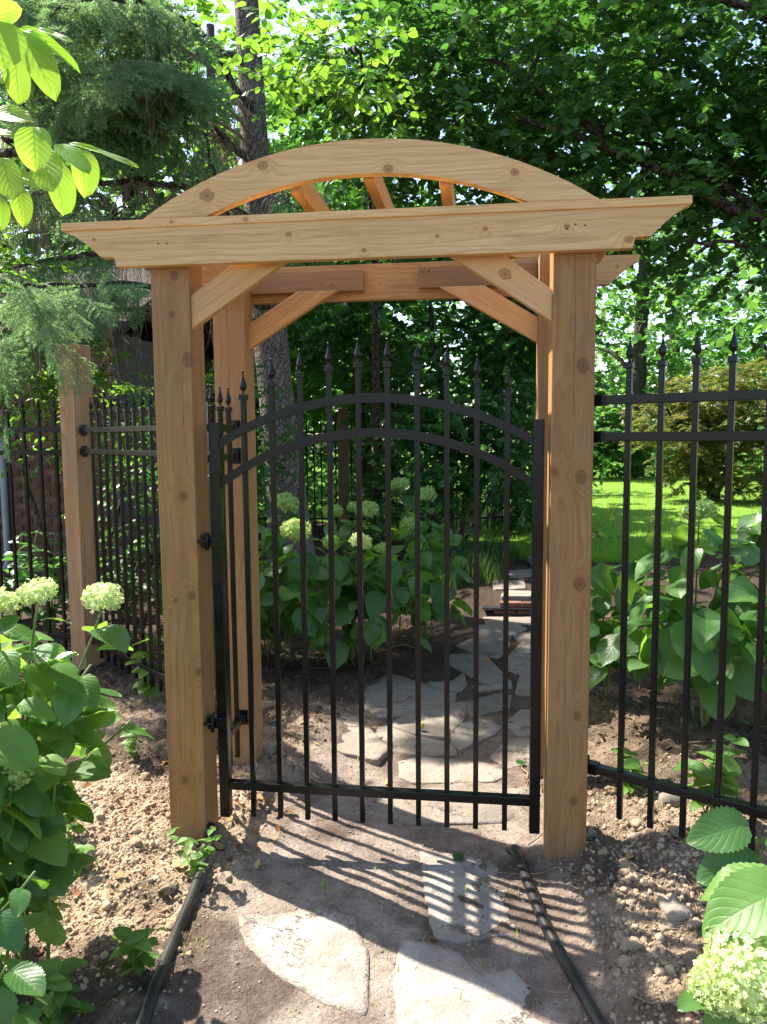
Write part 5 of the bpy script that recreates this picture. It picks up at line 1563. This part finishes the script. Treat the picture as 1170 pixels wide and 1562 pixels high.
for x, y, n, h, sp, sz, lab in ((-1.09, -0.10, 3, .16, .08, .055, 'small sunlit seedling on the dry clay, farthest from the pipe'), (-0.97, -0.24, 2, .10, .07, .05, 'pale low seedling on the dry clay next to a taller one'),
                                (-0.60, -0.20, 5, .17, .11, .045, 'bushy small-leaved weed growing over the pipe by the left post foot'), (-0.56, -0.70, 3, .13, .07, .072, 'seedling with broad bright leaves leaning on the black pipe'),
                                (-0.70, -0.90, 4, .15, .10, .075, 'bright leafy weed at the near end of the clay bed'), (-1.42, 1.30, 4, .34, .10, .10, 'young plant leaning on the left fence near its bottom rail'),
                                (0.99, 0.44, 4, .17, .10, .075, 'small weed under the bottom rail of the right fence'), (1.22, 0.20, 5, .28, .12, .09, 'weed with heart-shaped leaves growing through the right fence'),
                                (1.34, -0.42, 3, .34, .10, .07, 'bright thin-stemmed weed in front of the right fence'), (-1.25, 0.72, 3, .16, .10, .06, 'small weed at the foot of the fence left of the arbor')):
    leafy(lab, g0(x, y), n, h, sp, sz, SEED, 'seedling', 'weed', 'weeds and seedlings on the soil')
for x, y, h, lab in ((-2.75, 2.6, .75, 'dark pointed-leaf plant behind the left fence, nearest the lone post'), (-3.2, 2.9, .7, 'dark pointed-leaf plant below the brick wall'), (-2.45, 3.1, .55, 'low dark pointed-leaf plant behind the lone post'), (-1.75, 2.6, .6, 'dark pointed-leaf plant behind the slanting fence panel')):
    leafy(lab, g0(x, y), 11, h, .42, .15, PLANT, 'leafy_plant', 'plant', 'dark leafy plants behind the left fence', .5)
for x, y, lab in ((0.25, 5.0, 'dark grassy tuft beside the stone step'), (0.1, 5.7, 'arching grassy tuft under the dark shrub'), (0.45, 6.2, 'wide grassy tuft at the lawn edge')):
    t = thing('grass_tuft', lab, 'grass tuft', g0(x, y), 'dark grassy tufts by the path')
    n = 420
    def smp(m, x=x, y=y):
        a = RNG.uniform(0, 6.28, m); r = RNG.random(m) ** .6 * .38
        xx = x + np.cos(a) * r; yy = y + np.sin(a) * r
        return xx, yy, base_h(xx, yy)
    blades('blades', n, smp, .14, .34, .011, M['sedge'], t, .6)

# ------------------------------------------------------------------ magnolia reaching in from beside the viewer
mag = thing('magnolia', 'magnolia branch with glowing backlit leaves hanging above the left', 'tree', (-1.5, -1.9, 0))
trunk(mag, [(-1.5, -1.9, -0.05), (-1.48, -1.85, 1.0), (-1.4, -1.75, 2.0), (-1.3, -1.7, 3.0)], 0.045, 0.015, M['bark'])
limb(mag, [(-1.43, -1.78, 1.7), (-1.0, -1.5, 1.95), (-0.62, -1.34, 2.0), (-0.466, -1.318, 2.049), (-0.434, -1.313, 2.06), (-0.396, -1.307, 2.067), (-0.35, -1.30, 2.069)], 0.012, 0.0022, M['bark'])
limb(mag, [(-1.41, -1.76, 1.9), (-0.9, -1.45, 2.25), (-0.6, -1.33, 2.30), (-0.50, -1.30, 2.285), (-0.444, -1.292, 2.278)], 0.011, 0.002, M['bark'])
MAGL = [np_mesh('leaf', *leaf_grid(6, 14, W=w, fold=f, droop=d, heart=0.0, base=.5, acute=.55, wave=.02, seed=k), True) for k, (w, f, d) in enumerate(((1.0, .10, .10), (1.0, .22, .16), (1.0, .05, .05)))]
for m_ in MAGL: m_.materials.append(M['magnolia'])
LV = [((-0.465, -1.336, 2.271), (-0.393, -1.357, 2.274), .040), ((-0.45, -1.272, 2.285), (-0.322, -1.293, 2.214), .020), ((-0.40, -1.287, 2.275), (-0.323, -1.311, 2.239), .012), ((-0.439, -1.354, 2.26), (-0.406, -1.389, 2.17), .080),
      ((-0.432, -1.291, 2.271), (-0.353, -1.324, 2.152), .056), ((-0.471, -1.248, 2.252), (-0.444, -1.285, 2.152), .046), ((-0.468, -1.331, 2.12), (-0.386, -1.354, 2.098), .036), ((-0.368, -1.374, 2.073), (-0.348, -1.409, 1.996), .056),
      ((-0.362, -1.356, 2.042), (-0.331, -1.391, 1.962), .054), ((-0.39, -1.287, 2.062), (-0.341, -1.322, 1.947), .062), ((-0.36, -1.23, 2.087), (-0.33, -1.266, 1.995), .052), ((-0.37, -1.251, 2.09), (-0.228, -1.268, 2.04), .018),
      ((-0.355, -1.323, 2.062), (-0.283, -1.349, 2.008), .038), ((-0.464, -1.281, 2.009), (-0.427, -1.314, 1.934), .040), ((-0.427, -1.376, 2.025), (-0.389, -1.41, 1.946), .046), ((-0.518, -1.257, 2.117), (-0.455, -1.284, 2.067), .046),
      ((-0.485, -1.306, 1.985), (-0.456, -1.34, 1.919), .036), ((-0.443, -1.318, 2.023), (-0.377, -1.344, 1.983), .024), ((-0.504, -1.264, 2.235), (-0.464, -1.293, 2.189), .032)]
for k, (a, b, w) in enumerate(LV):
    a = np.array(a); b = np.array(b); d = b - a; L = np.linalg.norm(d)
    n = (np.array([0.88, -0.48, -0.15]) if k in (5, 9, 10, 13, 15, 16) else np.array([0.40, -1.0, 0.62]) if k else np.array([0.3, -1.0, -0.4])) + np.random.default_rng(k).normal(0, .2, 3)
    R = frames(d, n)
    Mx = np.eye(4); Mx[:3, 0] = R[:, 0] * w * 1.05; Mx[:3, 1] = R[:, 1] * L; Mx[:3, 2] = R[:, 2] * L; Mx[:3, 3] = a
    link('leaf', MAGL[k % 3], None, mag, Matrix(Mx.tolist()))
for k in range(26):      # the rest of the branch, beside the view
    p = np.array([-0.62 - 0.6 * RNG.random(), -1.38 - .15 * RNG.random(), 1.9 + .5 * RNG.random()])
    d = RNG.normal(0, 1, 3); d[2] = -abs(d[2])
    link('leaf', MAGL[k % 3], None, mag, mat4(frames(d, np.array([.3, -.5, 1.0]) + RNG.normal(0, .3, 3)) * np.array([.5, 1, 1]), p, .12))
b_ = bmesh.new(); bmesh.ops.create_icosphere(b_, subdivisions=2, radius=1)
link('bud', bm_mesh('bud', b_, True), M['stem'], mag, Matrix.Translation((-0.402, -1.304, 2.100)) @ Matrix.Diagonal((.0045, .0045, .014, 1)))

# ------------------------------------------------------------------ brick house glimpsed behind the left fence
house = thing('brick_house', 'brown brick house wall glimpsed behind the left fence', 'house', (-5.2, 5.0, 0))
hx0, hx1, hy = -8.0, -3.3, 4.95
b_ = bmesh.new(); bm_box(b_, hx0, hx1, hy, hy + 3.0, -0.1, 2.6)
link('wall', bm_mesh('wall', b_), M['mortar'], house)
bb = box_mesh('brick', (0.205, 0.018, 0.058), 0.002, 1); bb.materials.append(M['brick'])
cnt = 0; restp = []
for r in range(35):
    for k in range(22):
        x = hx1 - 0.215 * (k + 1) + (0.107 if r % 2 else 0)
        if x + 0.205 > hx1: continue
        z = 0.03 + 0.072 * r
        if x < hx0: continue
        if -4.75 < x < hx1 and 0.15 < z < 1.9 and cnt < 240:
            link('brick', bb, None, house, Matrix.Translation((x, hy - 0.006, z))); cnt += 1
        else: restp.append((x, hy - 0.006, z))
bv = np.array([v.co[:] for v in bb.vertices]); q4 = np.array([p.vertices[:] for p in bb.polygons if len(p.vertices) == 4]); q3 = np.array([p.vertices[:] for p in bb.polygons if len(p.vertices) == 3])
scatter('bricks', bv, [a for a in (q4, q3) if len(a)], np.array(restp), np.tile(np.eye(3), (len(restp), 1, 1)), np.ones(len(restp)), M['brick'], house)
tube('downpipe', [(-4.55, hy - 0.05, 2.5), (-4.55, hy - 0.05, 0.25), (-4.55, hy - 0.12, 0.15)], 0.035, M['greypaint'], house, 10)
b_ = bmesh.new()
for s in (0, 1):
    y0, y1 = (hy - .35, hy + 1.5) if s == 0 else (hy + 3.35, hy + 1.5)
    z0, z1 = 2.55, 3.5
    v4 = [b_.verts.new(p) for p in ((hx0 - .3, y0, z0), (hx1 + .3, y0, z0), (hx1 + .3, y1, z1), (hx0 - .3, y1, z1), (hx0 - .3, y0, z0 + .1), (hx1 + .3, y0, z0 + .1), (hx1 + .3, y1, z1 + .1), (hx0 - .3, y1, z1 + .1))]
    for f in ((0, 1, 2, 3), (4, 5, 6, 7), (0, 1, 5, 4), (1, 2, 6, 5), (2, 3, 7, 6), (3, 0, 4, 7)): b_.faces.new([v4[i] for i in f])
link('roof', bm_mesh('roof', b_), M['shingle'], house)

# ------------------------------------------------------------------ pipes, clods, litter
def pipe(label, pts):
    P_ = [(x, y, float(base_h(x, y)) + dz) for x, y, dz in pts]
    t = thing('irrigation_pipe', label, 'pipe', P_[len(P_) // 2], 'black irrigation pipes along the path')
    C = curve(P_, 30)
    tube('tube', C, 0.018, M['pipe'], t, 12)
    e = C[0] - C[1]; e = e / np.linalg.norm(e)
    tube('end_collar', [C[0] + e * .002, C[0] - e * .05], 0.0195, M['pipe'], t, 12)
pipe('black irrigation pipe ending at the foot of the left arbor post', [(-0.612, 0.03, .055), (-0.60, -0.06, .045), (-0.560, -0.26, .036), (-0.530, -0.505, .032), (-0.505, -0.71, .030), (-0.473, -0.90, .026), (-0.43, -1.15, .02)])
pipe('black irrigation pipe leading from the foot of the right arbor post', [(0.505, 0.11, .0), (0.518, 0.06, .018), (0.552, -0.14, .022), (0.590, -0.347, .018), (0.645, -0.55, .016), (0.70, -0.75, .016), (0.79, -1.05, .012)])

def zone(x, y, what):
    where = ('on the trodden path in front of the gate' if abs(x) < .52 and y < 0.05 else 'at the foot of the left arbor post' if -.62 <= x < -.3 and y < .9 else 'on the dug clay left of the arbor' if x < -.3 and y < .6
             else 'on the mound right of the arbor' if x > .5 and y < .25 else 'on the bare bed behind the right fence' if x > .62 else 'in the hydrangea bed behind the gate' if y > 1.9 else 'on the ground just behind the gate')
    return what + ' ' + where, where
def lump(seed, sub=1):
    b = bmesh.new(); bmesh.ops.create_icosphere(b, subdivisions=sub, radius=1)
    v = np.array([w.co[:] for w in b.verts]); f = np.array([[w.index for w in fa.verts] for fa in b.faces]); b.free()
    k = fbm(v[:, 0] * 1.3 + seed * 3.1 + v[:, 2], v[:, 1] * 1.3 - v[:, 2] * .8, 2.3, 4, seed)
    return v * (1 + .85 * k[:, None]) * np.array([1.0, .82, .70]), f

def rand_rot(n):
    q = norm(RNG.normal(0, 1, (n, 4)))
    w, x, y, z = q.T
    return np.stack([np.stack([1 - 2 * (y * y + z * z), 2 * (x * y - z * w), 2 * (x * z + y * w)], -1), np.stack([2 * (x * y + z * w), 1 - 2 * (x * x + z * z), 2 * (y * z - x * w)], -1),
                     np.stack([2 * (x * z - y * w), 2 * (y * z + x * w), 1 - 2 * (x * x + y * y)], -1)], -2)

def yaw_rot(n):
    a = RNG.uniform(0, 6.283, n); R = np.zeros((n, 3, 3)); R[:, 2, 2] = 1
    R[:, 0, 0] = np.cos(a); R[:, 0, 1] = -np.sin(a); R[:, 1, 0] = np.sin(a); R[:, 1, 1] = np.cos(a)
    return R

def soil_pts(n, side=None):
    x = np.concatenate([RNG.normal(-1.0, .28, n * 2), RNG.normal(1.05, .28, n * 2)]); y = np.concatenate([RNG.normal(-.1, .42, n * 2), RNG.normal(-.30, .45, n * 2)])
    k = (path_mask(x, y) < .35) & (np.abs(x) < 2.1)
    i = RNG.permutation(np.nonzero(k)[0])[:n]
    return x[i], y[i]
for s, n, sub, lo, hi in ((1, 5200, 1, .0025, .009), (5, 2600, 1, .003, .011), (2, 1100, 2, .006, .015), (3, 700, 2, .008, .018)):
    x, y = soil_pts(n)
    tv, tf = lump(s, sub)
    sz = lo + (hi - lo) * RNG.random(len(x)) ** 2
    scatter('soil_clods', tv, tf, np.column_stack([x, y, H(x, y) - sz * .05]), rand_rot(len(x)), sz, M['clod'])
xs = RNG.uniform(-1.3, 1.5, 5200); ys = np.concatenate([RNG.uniform(-1.1, .8, 3600), RNG.uniform(.5, 3.8, 1600)])
tv, tf = lump(4, 1); sz = .0015 + .0055 * RNG.random(5200) ** 3
scatter('gravel', tv, tf, np.column_stack([xs, ys, H(xs, ys) + sz * .2]), yaw_rot(len(xs)), sz, M['rock'])
CL = []
for s in (11, 12, 13, 14):
    tv, tf = lump(s, 3); me = np_mesh('clay_clod', tv, tf); me.materials.append(M['clod']); CL.append(me)
x, y = soil_pts(60)
for i in range(len(x)):
    s = RNG.uniform(.015, .036)
    o = link('clay_clod', CL[i % 4], None, None, mat4(yaw_rot(1)[0], (x[i], y[i], Hf(x[i], y[i]) - s * .1), s))
    tag(o, zone(x[i], y[i], 'crumbly tan lump of clay')[0], 'clod', 'clay lumps ' + zone(x[i], y[i], '')[1])
RK = []
for s in (21, 22, 23):
    tv, tf = lump(s, 2); me = np_mesh('stone', tv, tf, None, True); me.materials.append(M['rock']); RK.append(me)
for i, (x, y, s, lab) in enumerate(((0.98, -0.32, .055, 'largest grey stone half sunk in the right clay mound'), (1.12, 0.33, .05, 'pale rounded stone under the right fence rail'), (-0.62, 0.80, .045, 'small stone at the foot of the left rear post'), (-1.16, -0.38, .04, 'pale stone among the clay lumps near the seedlings'))):
    tag(link('stone', RK[i % 3], None, None, mat4(yaw_rot(1)[0], (x, y, Hf(x, y) + s * .15), s)), lab, 'stone')

v, q, uv = leaf_grid(2, 4, W=.6, fold=.35, droop=-.25, heart=0, seed=1); DLM = []
for k, (f, d) in enumerate(((.35, -.25), (.6, .3), (.15, -.5))):
    v, q, uv = leaf_grid(2, 4, W=.55 + .1 * k, fold=f, droop=d, heart=0, seed=k, twist=.4)
    me = np_mesh('fallen_leaf', v, q, uv, True); me.materials.append(M['dryleaf']); DLM.append(me)
xs = np.concatenate([RNG.uniform(-1.9, 2.2, 3000), RNG.uniform(-1.2, 1.2, 2500)]); ys = np.concatenate([RNG.uniform(.4, 4.4, 3000), RNG.uniform(1.0, 4.2, 2500)])
k_ = path_mask(xs, ys) < .5; xs, ys = xs[k_], ys[k_]
tv = np.array([[-.5, -.12, 0], [.5, -.16, .03], [.45, .14, .06], [-.5, .1, .02]])
scatter('mulch_chips', tv, np.array([[0, 1, 2, 3]]), np.column_stack([xs, ys, H(xs, ys) + .004]), np.einsum('nij,njk->nik', yaw_rot(len(xs)), frames(np.column_stack([RNG.normal(0, .2, len(xs)), np.ones(len(xs)), RNG.normal(0, .3, len(xs))]), np.column_stack([RNG.normal(0, .35, len(xs)), np.zeros(len(xs)), np.ones(len(xs))]))), RNG.uniform(.012, .05, len(xs)), M['chip'])
xs, ys = soil_pts(800)
tv = np.array([[-.5, -.011, 0], [.5, -.006, .03], [.5, .006, .03], [-.5, .011, 0]])
scatter('straw_litter', tv, np.array([[0, 1, 2, 3]]), np.column_stack([xs, ys, H(xs, ys) + .006]), yaw_rot(len(xs)), RNG.uniform(.03, .12, len(xs)), M['twig'])
def sparse(m):
    x = RNG.choice([-.46, .52, .1, -.12, .36], m) + RNG.normal(0, .05, m); y = RNG.choice([-.9, -.55, -.2, 1.0, 1.55, 1.95], m) + RNG.normal(0, .06, m)
    return x, y, H(x, y) - .002
blades('sparse_grass', 260, sparse, .015, .05, .0035, M['grass'], None, .5)
n = 0
while n < 84:
    x = RNG.uniform(-1.5, 1.7); y = RNG.uniform(-.9, 2.6)
    if n >= 58: x = RNG.normal(-.50, .10); y = RNG.normal(.25, .14)
    if path_mask(np.array([x]), np.array([y]))[0] > .6 and RNG.random() < .8: continue
    o = link('fallen_leaf', DLM[n % 3], None, None, mat4(frames(np.array([RNG.normal(), RNG.normal(), .05]), np.array([RNG.normal(0, .3), RNG.normal(0, .3), 1.0])), (x, y, Hf(x, y) + .008), RNG.uniform(.02, .045)))
    lab, wh = zone(x, y, 'dry brown leaf')
    tag(o, lab, 'fallen leaf', 'dry leaves ' + wh); n += 1
GLM = shared_leaf_mesh('fallen_leaf', RL, M['katsura'])
for x, y, lab in ((0.563, 0.847, 'round green leaf lying behind the gate by the right post'), (1.70, 1.31, 'green leaf lying on the soil behind the right fence'), (0.30, 0.02, 'tiny green leaf lying on the striped flagstone')):
    tag(link('fallen_leaf', GLM, None, None, mat4(frames(np.array([.6, .8, .0]), np.array([.1, -.1, 1.0])), (x, y, Hf(x, y) + .014), .05)), lab, 'fallen leaf')
b_ = bmesh.new(); bmesh.ops.create_icosphere(b_, subdivisions=2, radius=.017)
tag(link('fallen_fruit', bm_mesh('fallen_fruit', b_, True), M['fruit'], None, Matrix.Translation((0.085, 1.27, 0.03))), 'small yellow fruit lying on a flagstone behind the gate', 'fruit')
for k in range(46):
    if k < 26: x = RNG.uniform(.5, 1.9); y = RNG.uniform(-.9, 1.4)
    elif k < 40: x = RNG.uniform(-1.6, -.5); y = RNG.uniform(-.7, 1.2)
    else: x = RNG.uniform(-.6, .6); y = RNG.uniform(1.2, 3.5)
    a = RNG.uniform(0, 6.28); L = RNG.uniform(.08, .42)
    pts = []
    for t_ in np.linspace(-.5, .5, 6):
        xx = x + math.cos(a) * L * t_ + RNG.normal(0, .010); yy = y + math.sin(a) * L * t_ + RNG.normal(0, .010)
        pts.append((xx, yy, Hf(xx, yy) + .008 + .012 * RNG.random()))
    tag(tube('dry_twig', curve(pts, 15), np.linspace(.0036, .0012, len(curve(pts, 15))) * RNG.uniform(.6, 1.4), M['twig'], None, 5), zone(x, y, 'thin dry twig')[0], 'twig', 'dry twigs ' + zone(x, y, '')[1])
